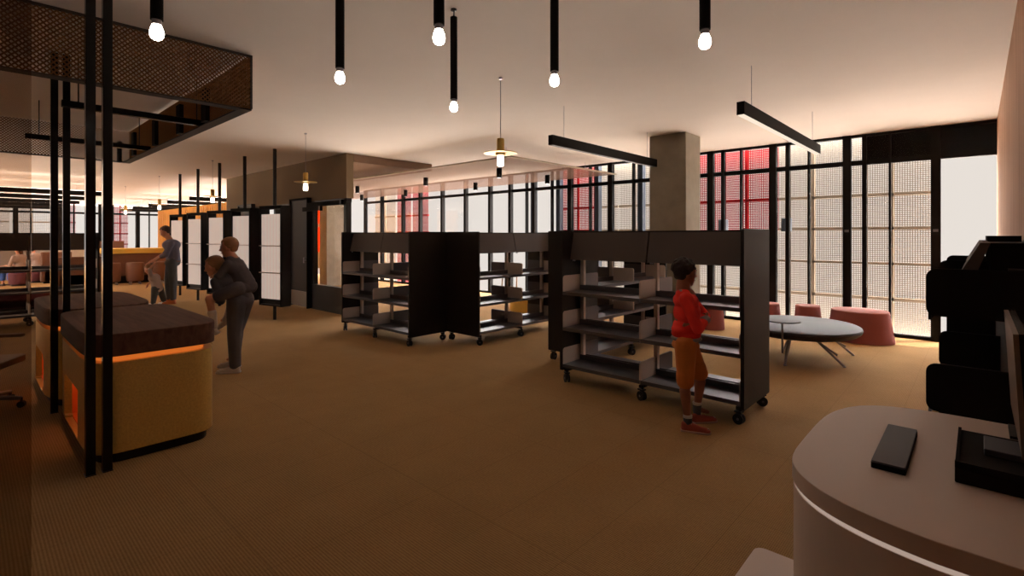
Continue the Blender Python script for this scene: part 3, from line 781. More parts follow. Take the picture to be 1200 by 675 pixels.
# pixel-guided positions (world) beyond the islands
sofa_block(-15.4, .55, 1.5, .8, .46, 'plum upholstered bench behind the left bookcase', M_plum, PI/2+PI)
sofa_block(-18.2, 2.14, 1.0, .8, 1.03, 'brown booth seat behind the left bookcase, near the posts', M_brownsofa, PI/2+PI)
sofa_block(-23.2, 2.14, .75, .6, 1.05, 'brown booth seat farther back, beside the seated woman', M_brownsofa, PI/2+PI)
o = empty('yellow_table', (-21.6, 4.05, 0), 'brown island table with a bright yellow upper band beside the man', 'table')
MB().box(-.55, .55, -.95, .95, 1.0, 1.17).build('yellow_top', M_yellow, o, bevel=.01)
MB().box(-.50, .50, -.90, .90, .25, 1.0).build('table_body', M_brownsofa, o)
MB().box(-.45, .45, -.85, .85, 0, .25).build('plinth', M_black, o)
stool(-20.6, 3.25, 'brown tub stool before the yellow-topped table, left one'); stool(-20.5, 3.85, 'brown tub stool before the yellow-topped table, middle one'); stool(-20.4, 4.45, 'brown tub stool before the yellow-topped table, right one')
o = empty('low_partition', (-29.5, 3.9, 0), 'low pale partition beyond the yellow-topped table', 'partition')
MB().box(-.05, .05, -3.0, 1.2, .02, 1.0).build('panel', M_plaster, o); MB().box(-.08, .08, -3.0, 1.2, 1.0, 1.35).build('rail', M_brownsofa, o); MB().box(-.07, .07, -3.0, 1.2, 0, .02).build('foot', M_black, o)
o = empty('pale_partition', (-24.6, 1.0, 0), 'grey partition panel behind the seated woman at the left', 'partition')
MB().box(-.04, .04, -1.2, 1.3, .05, 1.25).build('panel', pbr('grey_felt', (.36, .33, .31), .9), o); MB().box(-.06, .06, -1.2, -1.1, 0, 1.27).box(-.06, .06, 1.2, 1.3, 0, 1.27).build('post', M_chrome, o)

# office chair seen through the tinted glass
o = empty('office_chair', (-6.70, .10, 0), 'tan office chair at the left edge behind the tinted glass', 'office chair', rz=-.5)
MB().prism(rrect(-.24, .24, -.23, .25, .07), .40, .46).build('seat', M_chair, o, bevel=.012)
MB().prism(rrect(-.22, .22, .56, 1.02, .07), -.25, -.20, 'y').build('backrest', M_chair, o, bevel=.01)
for s in (-1, 1):
    MB().box(s*.27-.02, s*.27+.02, -.05, .0, .42, .63).build('arm_support', M_chair, o)
    MB().prism(rrect(s*.27-.035, s*.27+.035, -.14, .20, .03), .62, .65).build('armrest', M_chair, o, bevel=.006)
MB().tube((0, 0, .09), (0, 0, .40), .028).build('gas_stem', M_chair, o)
MB().box(-.03, .03, -.27, -.2, .43, .62).build('back_support', M_chair, o)
for k in range(5):
    t = 2*PI*k/5+.35; x, y = .30*math.cos(t), .30*math.sin(t)
    l = MB().tube((0, 0, .12), (x, y, .085), .026, .018, n=10).build('base_spoke', M_chrome, o, smooth=True)
    MB().tube((x-.02*math.sin(t), y+.02*math.cos(t), .03), (x+.02*math.sin(t), y-.02*math.cos(t), .03), .03, n=14).tube((x, y, .03), (x, y, .09), .01, n=8).build('caster', M_rubber if k else M_rubber, l, smooth=True)
# tinted glass pane at the left edge
o = empty('glass_partition', (-3.17, -1.3, 0), 'tall tinted glass pane at the left edge of the view', 'glass partition')
MB().box(-.005, .005, -1.51, 1.51, .02, CEIL-.01).build('pane', M_tint, o)
MB().box(-.015, .015, -1.51, 1.51, 0, .02).build('floor_channel', M_black, o)

# ------------------------------------------------------------------ people
def remeshed(name, blobs, voxel, mat, parent, smooth_it=4):
    """blobs -> one continuous closed surface. ('c', p0, r0, p1, r1) tapered limb, ('e', centre, (rx,ry,rz), euler) ellipsoid"""
    bm = bmesh.new()
    for b in blobs:
        if b[0] == 'e':
            rot = b[3] if len(b) > 3 else (0, 0, 0)
            from mathutils import Euler
            M = Matrix.Translation(b[1]) @ Euler(rot).to_matrix().to_4x4() @ Matrix.Diagonal((*b[2], 1))
            bmesh.ops.create_icosphere(bm, subdivisions=3, radius=1, matrix=M)
        else:
            p0, r0, p1, r1 = Vector(b[1]), b[2], Vector(b[3]), b[4]
            sq = b[5] if len(b) > 5 else 1.0           # squash across depth (local y)
            L = (p1-p0).length; n = max(2, int(L/max(min(r0, r1)*.45, .003))+1); n = min(n, 26)
            for i in range(n+1):
                t = i/n; p = p0.lerp(p1, t); r = r0+(r1-r0)*t
                bmesh.ops.create_icosphere(bm, subdivisions=2, radius=1, matrix=Matrix.Translation(p) @ Matrix.Diagonal((r, r*sq, r, 1)))
    me = bpy.data.meshes.new(name+'_raw'); bm.to_mesh(me); bm.free()
    tmp = bpy.data.objects.new(name+'_raw', me); C.objects.link(tmp)
    m = tmp.modifiers.new('r', 'REMESH'); m.mode = 'VOXEL'; m.voxel_size = voxel; m.use_smooth_shade = True
    s = tmp.modifiers.new('s', 'SMOOTH'); s.iterations = smooth_it; s.factor = .6
    dg = bpy.context.evaluated_depsgraph_get(); dg.update()
    out = bpy.data.meshes.new_from_object(tmp.evaluated_get(dg)); out.name = name
    bpy.data.objects.remove(tmp); bpy.data.meshes.remove(me)
    out.materials.clear(); out.materials.append(mat)
    for p in out.polygons: p.use_smooth = True
    return link(bpy.data.objects.new(name, out), parent)
V = Vector
def head_blobs(c, r, face, up=V((0, 0, 1))):
    """c head centre, r half height, face = facing unit vector"""
    f = face.normalized(); side = f.cross(up).normalized(); u = side.cross(f).normalized()
    def P(a, b, h): return c+f*a*r+side*b*r+u*h*r
    B = [('e', P(-.08, 0, .22), (.74*r,)*3), ('e', P(-.20, 0, .30), (.70*r,)*3), ('e', P(.10, 0, .0), (.62*r,)*3),
         ('c', P(.18, .14, -.35), .40*r, P(.42, .0, -.72), .22*r), ('c', P(.18, -.14, -.35), .40*r, P(.42, .0, -.72), .22*r),
         ('c', P(.62, 0, .10), .09*r, P(.86, 0, -.17), .115*r), ('c', P(.74, .09, -.20), .07*r, P(.74, -.09, -.20), .07*r),   # nose
         ('c', P(.60, -.12, -.47), .09*r, P(.60, .12, -.47), .09*r),                                # mouth
         ('c', P(.58, -.26, .20), .12*r, P(.58, .26, .20), .12*r),                               # brow
         ('e', P(-.02, .70, -.05), (.12*r, .12*r, .20*r)), ('e', P(-.02, -.70, -.05), (.12*r, .12*r, .20*r))]
    return B, P, f, side, u
def face_parts(P, r, parent, hair_mat, style='short'):
    for s in (-1, 1):
        e = remeshed_simple('eye', [(P(.60, s*.24, .06), .085*r)], M_eye, parent)
        remeshed_simple('iris', [(P(.665, s*.25, .055), .045*r)], M_iris, e)
    MB().tube(P(.685, -.15, -.475), P(.685, .15, -.475), .045*r, n=8).build('mouth', M_lip, parent, smooth=True)
    for s in (-1, 1):
        MB().tube(P(.66, s*.12, .27), P(.60, s*.38, .25), .035*r, n=6).build('eyebrow', hair_mat, parent)
def remeshed_simple(name, balls, mat, parent):
    bm = bmesh.new()
    for p, r in balls: bmesh.ops.create_icosphere(bm, subdivisions=3, radius=r, matrix=Matrix.Translation(p))
    me = bpy.data.meshes.new(name); bm.to_mesh(me); bm.free(); me.materials.append(mat)
    for p in me.polygons: p.use_smooth = True
    return link(bpy.data.objects.new(name, me), parent)
def hair(P, r, mat, parent, vox, curly=False, long_=False):
    B = [('e', P(-.28, 0, .36), (.76*r,)*3), ('e', P(-.02, 0, .50), (.60*r,)*3), ('e', P(-.42, 0, .06), (.54*r,)*3), ('c', P(-.50, .25, -.2), .30*r, P(-.50, -.25, -.2), .30*r),
         ('c', P(.36, .26, .66), .19*r, P(.36, -.26, .66), .19*r), ('c', P(-.02, .56, .36), .20*r, P(-.26, .60, .10), .18*r), ('c', P(-.02, -.56, .36), .20*r, P(-.26, -.60, .10), .18*r)]
    if curly:
        rr = random.Random(3)
        for i in range(90):
            a = rr.uniform(0, 2*PI); h = rr.uniform(-.1, 1.0); q = math.sqrt(max(0, 1-h*h))
            d = (math.cos(a)*q*.78-.22, math.sin(a)*q*.78, .30+h*.80)
            if d[0] > .30 and d[2] < .66: continue
            if d[0] > -.15 and d[2] < .25: continue
            B.append(('e', P(*d), (.13*r,)*3))
    if long_: B += [('c', P(-.5, .3, -.3), .35*r, P(-.6, .2, -1.2), .3*r), ('c', P(-.5, -.3, -.3), .35*r, P(-.6, -.2, -1.2), .3*r)]
    return remeshed('hair', B, vox, mat, parent, 2)
def hand_blobs(wrist, d, palm_n, s=1.0, curl=.6, thumb=1):
    """wrist point, direction d, palm normal; s = hand length /0.17 ; five curled fingers and a thumb"""
    d = V(d).normalized(); n = V(palm_n); n = (n-d*n.dot(d)).normalized(); w = d.cross(n)
    W = V(wrist); B = []
    for k in range(4):
        o = (k-1.5)*.018*s
        B.append(('c', W+w*o*.6, .014*s, W+d*.075*s+w*o, .011*s))
        l = (.030, .036, .034, .026)[k]*s; b = W+d*.08*s+w*o; a = 0
        for j in range(3):
            a += curl*(.5+.3*j)
            e = b+(d*math.cos(a)+n*math.sin(a))*l*(1, .75, .6)[j]
            B.append(('c', b, .0088*s, e, .0078*s)); b = e
    t0 = W+d*.02*s+w*thumb*.022*s; t1 = t0+(d*.6+w*thumb*.8)*.035*s; t2 = t1+(d*.85+n*.5)*.032*s
    B += [('c', t0, .014*s, t1, .011*s), ('c', t1, .010*s, t2, .009*s)]
    return B
def shoe_geo(parent, heel, toe_dir, L, W, H, m_upper, m_sole, laces=False, name='shoe'):
    """real shoe: sole outline, lofted upper"""
    d = V((toe_dir[0], toe_dir[1], toe_dir[2] if len(toe_dir) > 2 else 0)).normalized(); side = d.cross(V((0, 0, 1))).normalized(); u = side.cross(d).normalized()
    H0 = V(heel)
    def P(a, b, z): return H0+d*a*L+side*b*W+u*z
    outl = [(0, .28), (.05, .40), (.3, .40), (.55, .46), (.75, .52), (.9, .44), (.98, .25), (1.0, 0)]
    full = [(a, b) for a, b in outl]+[(a, -b) for a, b in reversed(outl[:-1])]
    n = len(full)
    mb = MB()
    mb.loft([[P(a, b, 0) for a, b in full], [P(a, b*1.03, H*.18) for a, b in full]])
    s = mb.build(name, m_sole, parent, smooth=True)
    B = [('c', P(.14, 0, H*.25), W*.34, P(.14, 0, H*.72), W*.33), ('c', P(.14, 0, H*.35), W*.36, P(.45, 0, H*.34), W*.38), ('c', P(.45, 0, H*.30), W*.38, P(.80, 0, H*.20), W*.36),
         ('c', P(.18, 0, H*.72), W*.30, P(.62, 0, H*.36), W*.30), ('e', P(.84, 0, H*.22), (W*.40, W*.40, H*.28))]
    up = remeshed('shoe_upper', B, .006, m_upper, s, 3)
    if laces:
        for k in range(4):
            a = .36+.08*k; z = H*(.84-.12*k)+.004
            MB().tube(P(a, .20, z-.004), P(a+.02, -.20, z-.004), .0035, n=6).build('lace', M_lace, s)
        MB().tube(P(.90, -.1, H*.44), P(.90, .1, H*.44), W*.10, n=8).build('toe_cap', m_sole, s)
    return s
# ---- boy in red
Zb = 4.25
def person_root(px, Z, label, name='person'):
    r = (px-600)/592; X = r*Z
    c, s = math.cos(THC), math.sin(THC)
    o = empty(name, (X*c-Z*s, X*s+Z*c, 0), label, 'person', rz=THC)
    return o
def bodyframe(px0, Z):
    k = Z/592
    return lambda px, py, dy=0: V(((px-px0)*k, dy, 1.6-(py-276.3)*k))
o = person_root(808, Zb, 'boy in a red jumper and rust shorts standing with folded arms before the bookcase')
F = bodyframe(808, Zb)
sk = []
hc = F(803.8, 320.3, 0.0); face = V((.93, .30, -.06))
hb, P, f_, sd_, u_ = head_blobs(hc, .117, face)
sk += hb
sk += [('c', F(801, 328, .0), .056, F(800.5, 343, .0), .064), ('c', F(804, 348, 0), .085, F(803, 395, 0), .095)]
sh_n, el_n, wr_n = F(797, 349, -.13), F(808, 381, -.19), F(823, 371.0, -.10)
sh_f, el_f, wr_f = F(812, 349, .12), F(829, 372, .05), F(812, 379, -.10)
sk += [('c', sh_n, .038, el_n, .030), ('c', el_n, .030, wr_n, .020), ('c', sh_f, .038, el_f, .03), ('c', el_f, .030, wr_f, .020)]
sk += hand_blobs(wr_n, (.30, .93, .05), (-.9, .2, .2), .78, .5, 1)
sk += hand_blobs(wr_f, (-.95, -.16, -.05), (.1, .9, .1), .78, .35, -1)
hipn, kn, an = F(800, 402, -.075), F(799.5, 447, -.085), F(801, 489, -.10)
hipf, kf, af = F(808, 402, .075), F(826.5, 444, .10), F(821.5, 483, .09)
sk += [('c', hipn, .075, kn, .046), ('c', kn+V((-.006, 0, -.05)), .047, an, .027), ('c', hipf, .075, kf, .046), ('c', kf+V((-.006, 0, -.05)), .047, af, .027)]
sk += [('c', an, .026, an+V((.08, 0, -.05)), .018), ('c', af, .026, af+V((.09, 0, -.03)), .018)]
body = remeshed('body', sk, .0075, M_skin_b, o, 3)
face_parts(P, .117, body, M_hairb)
hair(P, .117, M_hairb, o, .008, curly=True)
jb = [('c', F(800, 345.5, -.02), .068, F(806, 346, .03), .068), ('c', F(799.5, 349, -.10), .060, F(808, 349, .10), .060), ('e', F(803.5, 352, 0), (.098, .150, .075)), ('e', F(805, 366, 0), (.108, .135, .12)), ('e', F(804.5, 383, 0), (.112, .130, .10)),
      ('e', F(804, 391, 0), (.120, .135, .045)),
      ('c', sh_n, .052, el_n, .045), ('c', el_n, .046, F(819, 373.5, -.12), .037), ('c', sh_f, .052, el_f, .045), ('c', el_f, .046, F(822, 375, -.05), .040),
      ('e', F(795, 386, -.02), (.06, .1, .05))]
sw = remeshed('jumper', jb, .0085, M_red, o, 3)
remeshed('collar', [('c', F(796, 340.5, -.052), .014, F(804, 344.5, -.062), .013), ('c', F(804, 344.5, -.062), .013, F(811, 343, .01), .013), ('c', F(811, 343, .01), .013, F(803, 339.5, .065), .014), ('c', F(803, 339.5, .065), .014, F(795, 339, .0), .016), ('c', F(796, 340.5, -.052), .014, F(795, 339, .0), .016)], .006, M_greyknit, sw, 2)
remeshed('hem', [('e', F(804.3, 396.0, 0), (.128, .140, .030))], .008, M_greyknit, sw, 1)
remeshed('cuff', [('c', F(818.5, 373.5, -.12), .040, F(821.5, 372, -.11), .037)], .006, M_greyknit, sw, 1)
shb = [('e', F(803.5, 404, 0), (.112, .128, .06)), ('c', hipn+V((0, 0, -.02)), .092, F(799.5, 441, -.085), .070), ('c', hipf+V((0, 0, -.02)), .092, F(824, 438, .095), .070),
       ('c', F(799, 436, -.085), .075, F(799, 443, -.085), .073), ('c', F(822.5, 434, .095), .074, F(825, 441, .098), .071), ('c', hipn, .09, hipf, .09)]
remeshed('shorts', shb, .0085, M_rust, o, 3)
for a_, nm in ((an, 'near'), (af, 'far')):
    s = MB().lathe([(.030, -.045), (.034, -.02), (.035, .045), (.036, .05)], c=a_, n=20).build('sock', M_sock, o, smooth=True)
    MB().lathe([(.0365, .035), (.037, .055), (.034, .058)], c=a_, n=20).build('sock_band', M_sockw, s, smooth=True)
shoe_geo(o, V((an.x-.055, an.y+.01, 0)), (.93, -.36), .235, .088, .075, M_shoe_r, M_sole, True)
shoe_geo(o, V((af.x-.055, af.y-.02, 0)), (.985, .17), .235, .088, .075, M_shoe_r, M_sole, True)

# ---- piggyback boys
Z2 = 6.04
o = person_root(278, Z2, 'older boy in dark clothes bending forward to carry a smaller boy piggyback')
F = bodyframe(278, Z2)
sk = []
hc = F(250.5, 313, .0); face = V((-.97, -.05, -.22))
hb, P, *_ = head_blobs(hc, .125, face, V((-.2, 0, 1)))
sk += hb
hip = F(281, 347, 0); chest = F(266, 329, 0)
sk += [('c', F(254, 321, 0), .052, F(262, 326, 0), .06), ('c', chest, .11, hip, .11)]
shn, eln, wrn = F(262, 329, -.16), F(270, 350, -.20), F(258, 345, -.19)
shf, elf, wrf = F(262, 329, .16), F(268, 350, .20), F(256, 347, .17)
sk += [('c', shn, .042, eln, .034), ('c', eln, .034, wrn, .024), ('c', shf, .042, elf, .034), ('c', elf, .034, wrf, .024)]
sk += hand_blobs(wrn, (-.4, .6, -.4), (.3, .6, .5), .9, .6, 1) + hand_blobs(wrf, (-.4, -.6, -.4), (.3, -.6, .5), .9, .6, -1)
hn, kn, an = F(282, 352, -.09), F(280, 388, -.10), F(282, 424, -.12)
hf, kf, af = F(282, 352, .09), F(272, 388, .10), F(269, 419, .12)
sk += [('c', hn, .09, kn, .058), ('c', kn, .055, an, .034), ('c', hf, .09, kf, .058), ('c', kf, .055, af, .034), ('c', an, .03, an+V((-.09, 0, -.05)), .02), ('c', af, .03, af+V((-.09, 0, -.05)), .02)]
body = remeshed('body', sk, .010, M_skin_l, o, 3)
face_parts(P, .125, body, M_hairl); hair(P, .125, M_hairl, o, .010)
jk = [('e', F(267, 330, 0), (.14, .20, .125)), ('e', F(275, 340, 0), (.15, .19, .13)), ('c', F(262, 329, 0), .12, hip, .14), ('c', shn, .062, eln, .052), ('c', eln, .050, F(263, 347, -.195), .042), ('c', shf, .062, elf, .052), ('c', elf, .05, F(261, 348, .185), .042)]
jk_o = remeshed('jacket', jk, .011, M_suit, o, 3)
remeshed('trousers', [('e', F(282, 352, 0), (.135, .17, .10)), ('c', hn, .112, kn, .082), ('c', kn, .082, an+V((0, 0, .0)), .066), ('c', hf, .112, kf, .082), ('c', kf, .082, af+V((0, 0, .0)), .066)], .011, M_suit, o, 3)
shoe_geo(o, V((an.x+.065, an.y, 0)), (-.96, -.15), .27, .10, .085, M_shoe_w, M_shoe_w)
shoe_geo(o, V((af.x+.065, af.y, 0)), (-.97, -.05), .27, .10, .085, M_shoe_w, M_shoe_w)
o2 = person_root(278, Z2, 'smaller fair-haired boy in a dark jacket riding on the older boy\'s back')
hc = F(266.5, 290.5, .02); face = V((-.96, -.15, -.12))
sk = []
hb, P, *_ = head_blobs(hc, .118, face, V((-.1, 0, 1)))
sk += hb + [('c', F(269, 298, .01), .055, F(273, 304, .01), .065), ('c', F(276, 310, .0), .08, F(287, 332, 0), .09)]
rsn, ren, rwn = F(274, 309, -.13), F(267, 322, -.17), F(258, 323, -.11)
rsf, ref_, rwf = F(274, 309, .14), F(265, 322, .16), F(257, 325, .08)
sk += [('c', rsn, .034, ren, .028), ('c', ren, .028, rwn, .020), ('c', rsf, .034, ref_, .028), ('c', ref_, .028, rwf, .02)]
sk += hand_blobs(rwn, (-.9, .5, -.05), (0, .8, -.5), .8, .5, -1) + hand_blobs(rwf, (-.8, -.6, -.1), (0, -.8, -.5), .8, .5, 1)
rh, rk, ra = F(286, 337, -.14), F(262, 347, -.28), F(266, 378, -.25)
rh2, rk2, ra2 = F(286, 337, .14), F(260, 345, .28), F(254, 374, .22)
sk += [('c', rh, .07, rk, .050), ('c', rk, .048, ra, .028), ('c', rh2, .07, rk2, .05), ('c', rk2, .048, ra2, .028), ('c', ra, .026, ra+V((-.07, 0, -.05)), .018), ('c', ra2, .026, ra2+V((-.07, 0, -.05)), .018)]
body = remeshed('body', sk, .010, M_skin_l, o2, 3)
face_parts(P, .118, body, M_hairl); hair(P, .118, M_hairl, o2, .010)
remeshed('jacket', [('e', F(276, 313, 0), (.10, .16, .10)), ('c', F(272.5, 305, -.06), .055, F(272.5, 305, .07), .055), ('c', F(276, 312, 0), .11, F(287, 333, 0), .125), ('c', rsn, .052, ren, .046), ('c', ren, .045, F(262, 323, -.14), .038), ('c', rsf, .052, ref_, .046), ('c', ref_, .045, F(261, 323.5, .12), .038)], .011, M_suit, o2, 3)
remeshed('shorts', [('e', F(287, 335, 0), (.11, .15, .09)), ('c', rh, .088, F(270, 344, -.25), .068), ('c', rh2, .088, F(269, 343, .25), .068)], .011, M_suit, o2, 3)
for a_, k_ in ((ra, rk), (ra2, rk2)):
    remeshed('sock', [('c', k_.lerp(a_, .5), .050, a_, .036), ('c', a_, .036, a_+V((-.03, 0, -.04)), .034)], .008, M_sockw, o2, 2)
    shoe_geo(o2, a_+V((.055, 0, -.075)), (-.85, 0, -.42), .23, .088, .075, M_shoe_w, M_shoe_w)

# ---- man with a small child
Z3 = 12.0
o = person_root(200, Z3, 'man in a blue-grey shirt and jeans bending over a small child')
F = bodyframe(200, Z3)
hc = F(193.5, 272.0, 0); face = V((-.80, -.25, -.45))
hb, P, *_ = head_blobs(hc, .135, face, V((-.35, 0, 1)))
sk = hb + [('c', F(196, 276.5, 0), .06, F(199, 281, 0), .07), ('c', F(201, 287, 0), .13, F(202, 305, 0), .12)]
a1, a2, a3 = F(206, 285, -.17), F(204, 298, -.27), F(188, 306, -.30)
b1, b2, b3 = F(196, 285, .17), F(188, 296, .2), F(181, 304, .0)
sk += [('c', a1, .055, a2, .045), ('c', a2, .042, a3, .03), ('c', b1, .055, b2, .045), ('c', b2, .042, b3, .03)]
sk += hand_blobs(a3, (-.9, 0, -.3), (0, .3, -1), 1.1, .4, 1) + hand_blobs(b3, (-.9, 0, -.4), (0, -.3, -1), 1.1, .4, -1)
h1, k1, f1 = F(204, 308, -.10), F(207, 328, -.12), F(207, 349, -.12)
h2, k2, f2 = F(198, 308, .10), F(193, 328, .12), F(194, 349, .10)
sk += [('c', h1, .11, k1, .07), ('c', k1, .065, f1, .04), ('c', h2, .11, k2, .07), ('c', k2, .065, f2, .04)]
body = remeshed('body', sk, .013, M_skin_l, o, 3); face_parts(P, .135, body, M_haird); hair(P, .135, M_haird, o, .014)
remeshed('shirt', [('e', F(201, 287, 0), (.17, .23, .14)), ('c', F(201, 288, 0), .16, F(203, 304, 0), .155), ('c', a1, .075, a2, .062), ('c', a2, .06, F(199, 300, -.28), .052), ('c', b1, .075, b2, .062), ('c', b2, .06, F(186, 299, .15), .05)], .014, M_shirtblue, o, 3)
remeshed('jeans', [('e', F(202, 308, 0), (.155, .18, .10)), ('c', h1, .125, k1, .090), ('c', k1, .088, f1, .066), ('c', h2, .125, k2, .090), ('c', k2, .088, f2, .066)], .014, M_jeans, o, 3)
MB().lathe([(.155, -.02), (.158, .02)], c=F(202.3, 306.0, 0), n=24, sy=1.15).build('belt', M_brownsofa, o, smooth=True)
shoe_geo(o, V((f1.x+.07, f1.y, 0)), (-.93, -.3), .29, .11, .10, M_orshoe, M_orshoe); shoe_geo(o, V((f2.x+.07, f2.y, 0)), (-.98, .1), .29, .11, .10, M_orshoe, M_orshoe)
Z4 = 11.75
o = person_root(183, Z4, 'small child in pale clothes leaning forward before the man')
F = bodyframe(183, Z4)
hc = F(174, 316, 0); face = V((-.9, -.2, -.45))
hb, P, *_ = head_blobs(hc, .105, face, V((-.5, 0, 1)))
sk = hb + [('c', F(176, 319, 0), .04, F(179, 322, 0), .05), ('c', F(180, 324, 0), .09, F(184, 336, 0), .09)]
c1, c2, c3 = F(180, 323, -.10), F(181, 315, -.16), F(186, 308, -.14)
d1, d2, d3 = F(179, 323, .10), F(174, 328, .14), F(171, 334, .05)
sk += [('c', c1, .035, c2, .03), ('c', c2, .028, c3, .02), ('c', d1, .035, d2, .03), ('c', d2, .028, d3, .02)] + hand_blobs(c3, (.4, 0, .9), (0, 1, 0), .65, .4, 1) + hand_blobs(d3, (-.3, 0, -.9), (0, -1, 0), .65, .4, -1)
sk += [('c', F(184, 338, -.06), .06, F(182, 354, -.07), .035), ('c', F(185, 338, .06), .06, F(189, 352, .08), .035)]
body = remeshed('body', sk, .012, M_skin_l, o, 3); face_parts(P, .105, body, M_hairl); hair(P, .105, M_hairl, o, .012)
remeshed('top', [('e', F(181, 326, 0), (.11, .15, .11)), ('c', F(181, 326, 0), .11, F(184.5, 337, 0), .12), ('c', c1, .05, c2, .042), ('c', d1, .05, d2, .042)], .013, M_whitecl, o, 3)
remeshed('jeans', [('c', F(184, 338, -.06), .085, F(182, 354, -.07), .055), ('c', F(185, 338, .06), .085, F(189, 352, .08), .055), ('e', F(184.5, 338, 0), (.11, .13, .07))], .013, M_jeans, o, 3)
sc_ = Z4/592
shoe_geo(o, V((F(182, 354, -.07).x+.05, -.07, 0)), (-.95, -.2), .19, .075, .07, M_shoe_w, M_shoe_w); shoe_geo(o, V((F(189, 352, .08).x+.05, .08, 0)), (-.95, .1), .19, .075, .07, M_shoe_w, M_shoe_w)

# ---- seated woman and companion far left
Z5 = 16.5
def seated(px, Z, label, top_m, low_m, hair_m, dirx, long_=True, seat=.45):
    o = person_root(px, Z, label)
    d = dirx
    hc = V((0, 0, seat+.72)); face = V((d, -.25, -.1))
    hb, P, *_ = head_blobs(hc, .12, face)
    sk = hb + [('c', V((0, 0, seat+.60)), .05, V((-.02*d, 0, seat+.5)), .06), ('c', V((-.03*d, 0, seat+.45)), .12, V((-.1*d, 0, seat+.08)), .12)]
    for s in (-1, 1):
        sk += [('c', V((-.03*d, s*.17, seat+.47)), .045, V((.05*d, s*.22, seat+.2)), .036), ('c', V((.05*d, s*.22, seat+.2)), .036, V((.28*d, s*.12, seat+.2)), .026)]
        sk += hand_blobs(V((.28*d, s*.12, seat+.2)), (d, 0, 0), (0, 0, -1), 1.0, .4, s)
        sk += [('c', V((-.08*d, s*.1, seat+.07)), .085, V((.34*d, s*.12, seat+.08)), .06), ('c', V((.34*d, s*.12, seat+.08)), .055, V((.36*d, s*.12, .09)), .036)]
    body = remeshed('body', sk, .014, M_skin_l, o, 3); face_parts(P, .12, body, hair_m); hair(P, .12, hair_m, o, .014, long_=long_)
    remeshed('top', [('e', V((-.04*d, 0, seat+.40)), (.14, .20, .17)), ('c', V((-.05*d, 0, seat+.4)), .135, V((-.1*d, 0, seat+.08)), .14)] + [('c', V((-.03*d, s*.17, seat+.47)), .062, V((.05*d, s*.22, seat+.2)), .05) for s in (-1, 1)] , .015, top_m, o, 3)
    remeshed('skirt' if long_ else 'trousers', [('e', V((-.08*d, 0, seat+.06)), (.17, .2, .12))] + [('c', V((-.08*d, s*.1, seat+.06)), .11, V((.36*d, s*.12, seat+.06)), .09) for s in (-1, 1)] + [('c', V((.36*d, s*.12, seat+.06)), .09, V((.38*d, s*.12, .22)), .075) for s in (-1, 1)], .015, low_m, o, 3)
    for s in (-1, 1): shoe_geo(o, V((.30*d, s*.12, 0)), (d, 0), .24, .09, .08, M_haird, M_haird)
    st = person_root(px, Z, label.replace('person', '').split(' in ')[0]+"'s round stool at the far left", 'round_stool'); st['category'] = 'stool'; st['label'] = 'plum round stool under the seated person ' + ('in the blue skirt' if dirx < 0 and long_ else 'in pale pink')
    MB().lathe([(.24, .06), (.26, .1), (.27, seat-.07), (.24, seat-.03)], c=(-.05*d, 0, 0), n=24).build('seat', M_plum, st, smooth=True)
    MB().lathe([(.2, 0), (.2, .06)], c=(-.05*d, 0, 0), n=24).build('plinth', M_black, st)
seated(21, 16.2, 'seated person with dark hair, pale top and bright blue skirt, far left', M_whitecl, M_blueskirt, M_haird, -1)
seated(39, 17.3, 'seated person in pale pink facing the one in the blue skirt', M_whitecl, M_whitecl, M_hairl, -1, False)

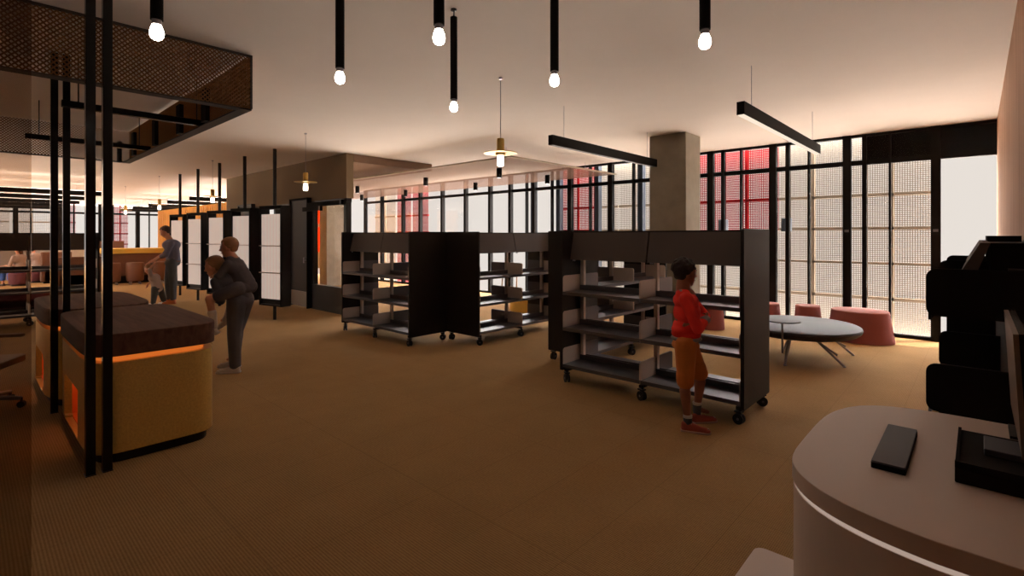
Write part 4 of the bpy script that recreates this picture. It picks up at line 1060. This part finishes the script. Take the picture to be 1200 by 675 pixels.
# ------------------------------------------------------------------ lights, world, camera
w = bpy.data.worlds.new('sky'); bpy.context.scene.world = w; w.use_nodes = True
nt = w.node_tree; nt.nodes.clear()
out = nt.nodes.new('ShaderNodeOutputWorld'); bg = nt.nodes.new('ShaderNodeBackground')
tc = nt.nodes.new('ShaderNodeTexCoord'); sp = nt.nodes.new('ShaderNodeSeparateXYZ'); nt.links.new(tc.outputs['Generated'], sp.inputs[0])
rm = nt.nodes.new('ShaderNodeMapRange'); rm.inputs['From Min'].default_value = -1; rm.inputs['From Max'].default_value = 1
nt.links.new(sp.outputs['Z'], rm.inputs['Value'])
ramp = nt.nodes.new('ShaderNodeValToRGB'); nt.links.new(rm.outputs[0], ramp.inputs[0])
E = ramp.color_ramp.elements
GB, SB = 1.0, .45        # bright ground, sky overhead (of WS)
WS = 38.0
hz = .86/WS
GL = .34
cols = [(0.0, (GL, GL*.86, GL*.74)), (.27, (GL, GL*.86, GL*.74)), (.35, (GB, GB*.86, GB*.74)), (.385, (GB, GB*.86, GB*.74)), (.41, (hz, hz*.92, hz*.845)), (.595, (hz, hz*.92, hz*.845)), (.64, (SB*.95, SB*.9, SB*.86)), (1.0, (SB*.95, SB*.9, SB*.88))]
E[0].position = cols[0][0]; E[0].color = (*cols[0][1], 1); E[1].position = 1.0; E[1].color = (*cols[-1][1], 1)
for p_, c_ in cols[1:-1]:
    e = E.new(p_); e.color = (*c_, 1)
nt.links.new(ramp.outputs[0], bg.inputs[0]); bg.inputs[1].default_value = WS
nt.links.new(bg.outputs[0], out.inputs[0])
sun = bpy.data.lights.new('sun', 'SUN'); sun.energy = 7; sun.angle = math.radians(.6); sun.color = (1, .88, .74)
so = bpy.data.objects.new('sun', sun); C.objects.link(so)
sd = V((-.55, -.55, -2.0))     # light travels into the room, steeply
so.rotation_euler = sd.to_track_quat('-Z', 'Y').to_euler()

cam = bpy.data.cameras.new('camera'); co = bpy.data.objects.new('camera', cam); C.objects.link(co)
cam.sensor_width = 36; cam.lens = 36*592/1200
cam.shift_y = -(337.5-276.3)/1200
cam.clip_start = .02; cam.clip_end = 200
co.location = (0, 0, EYE); co.rotation_euler = (PI/2, 0, THC)
sc = bpy.context.scene; sc.camera = co
sc.view_settings.view_transform = 'Standard'; sc.view_settings.look = 'None'; sc.view_settings.gamma = 1; sc.view_settings.exposure = 0
sc.view_settings.use_curve_mapping = False
sc.cycles.use_denoising = True
sc.cycles.max_bounces = 10; sc.cycles.diffuse_bounces = 5; sc.cycles.transparent_max_bounces = 24
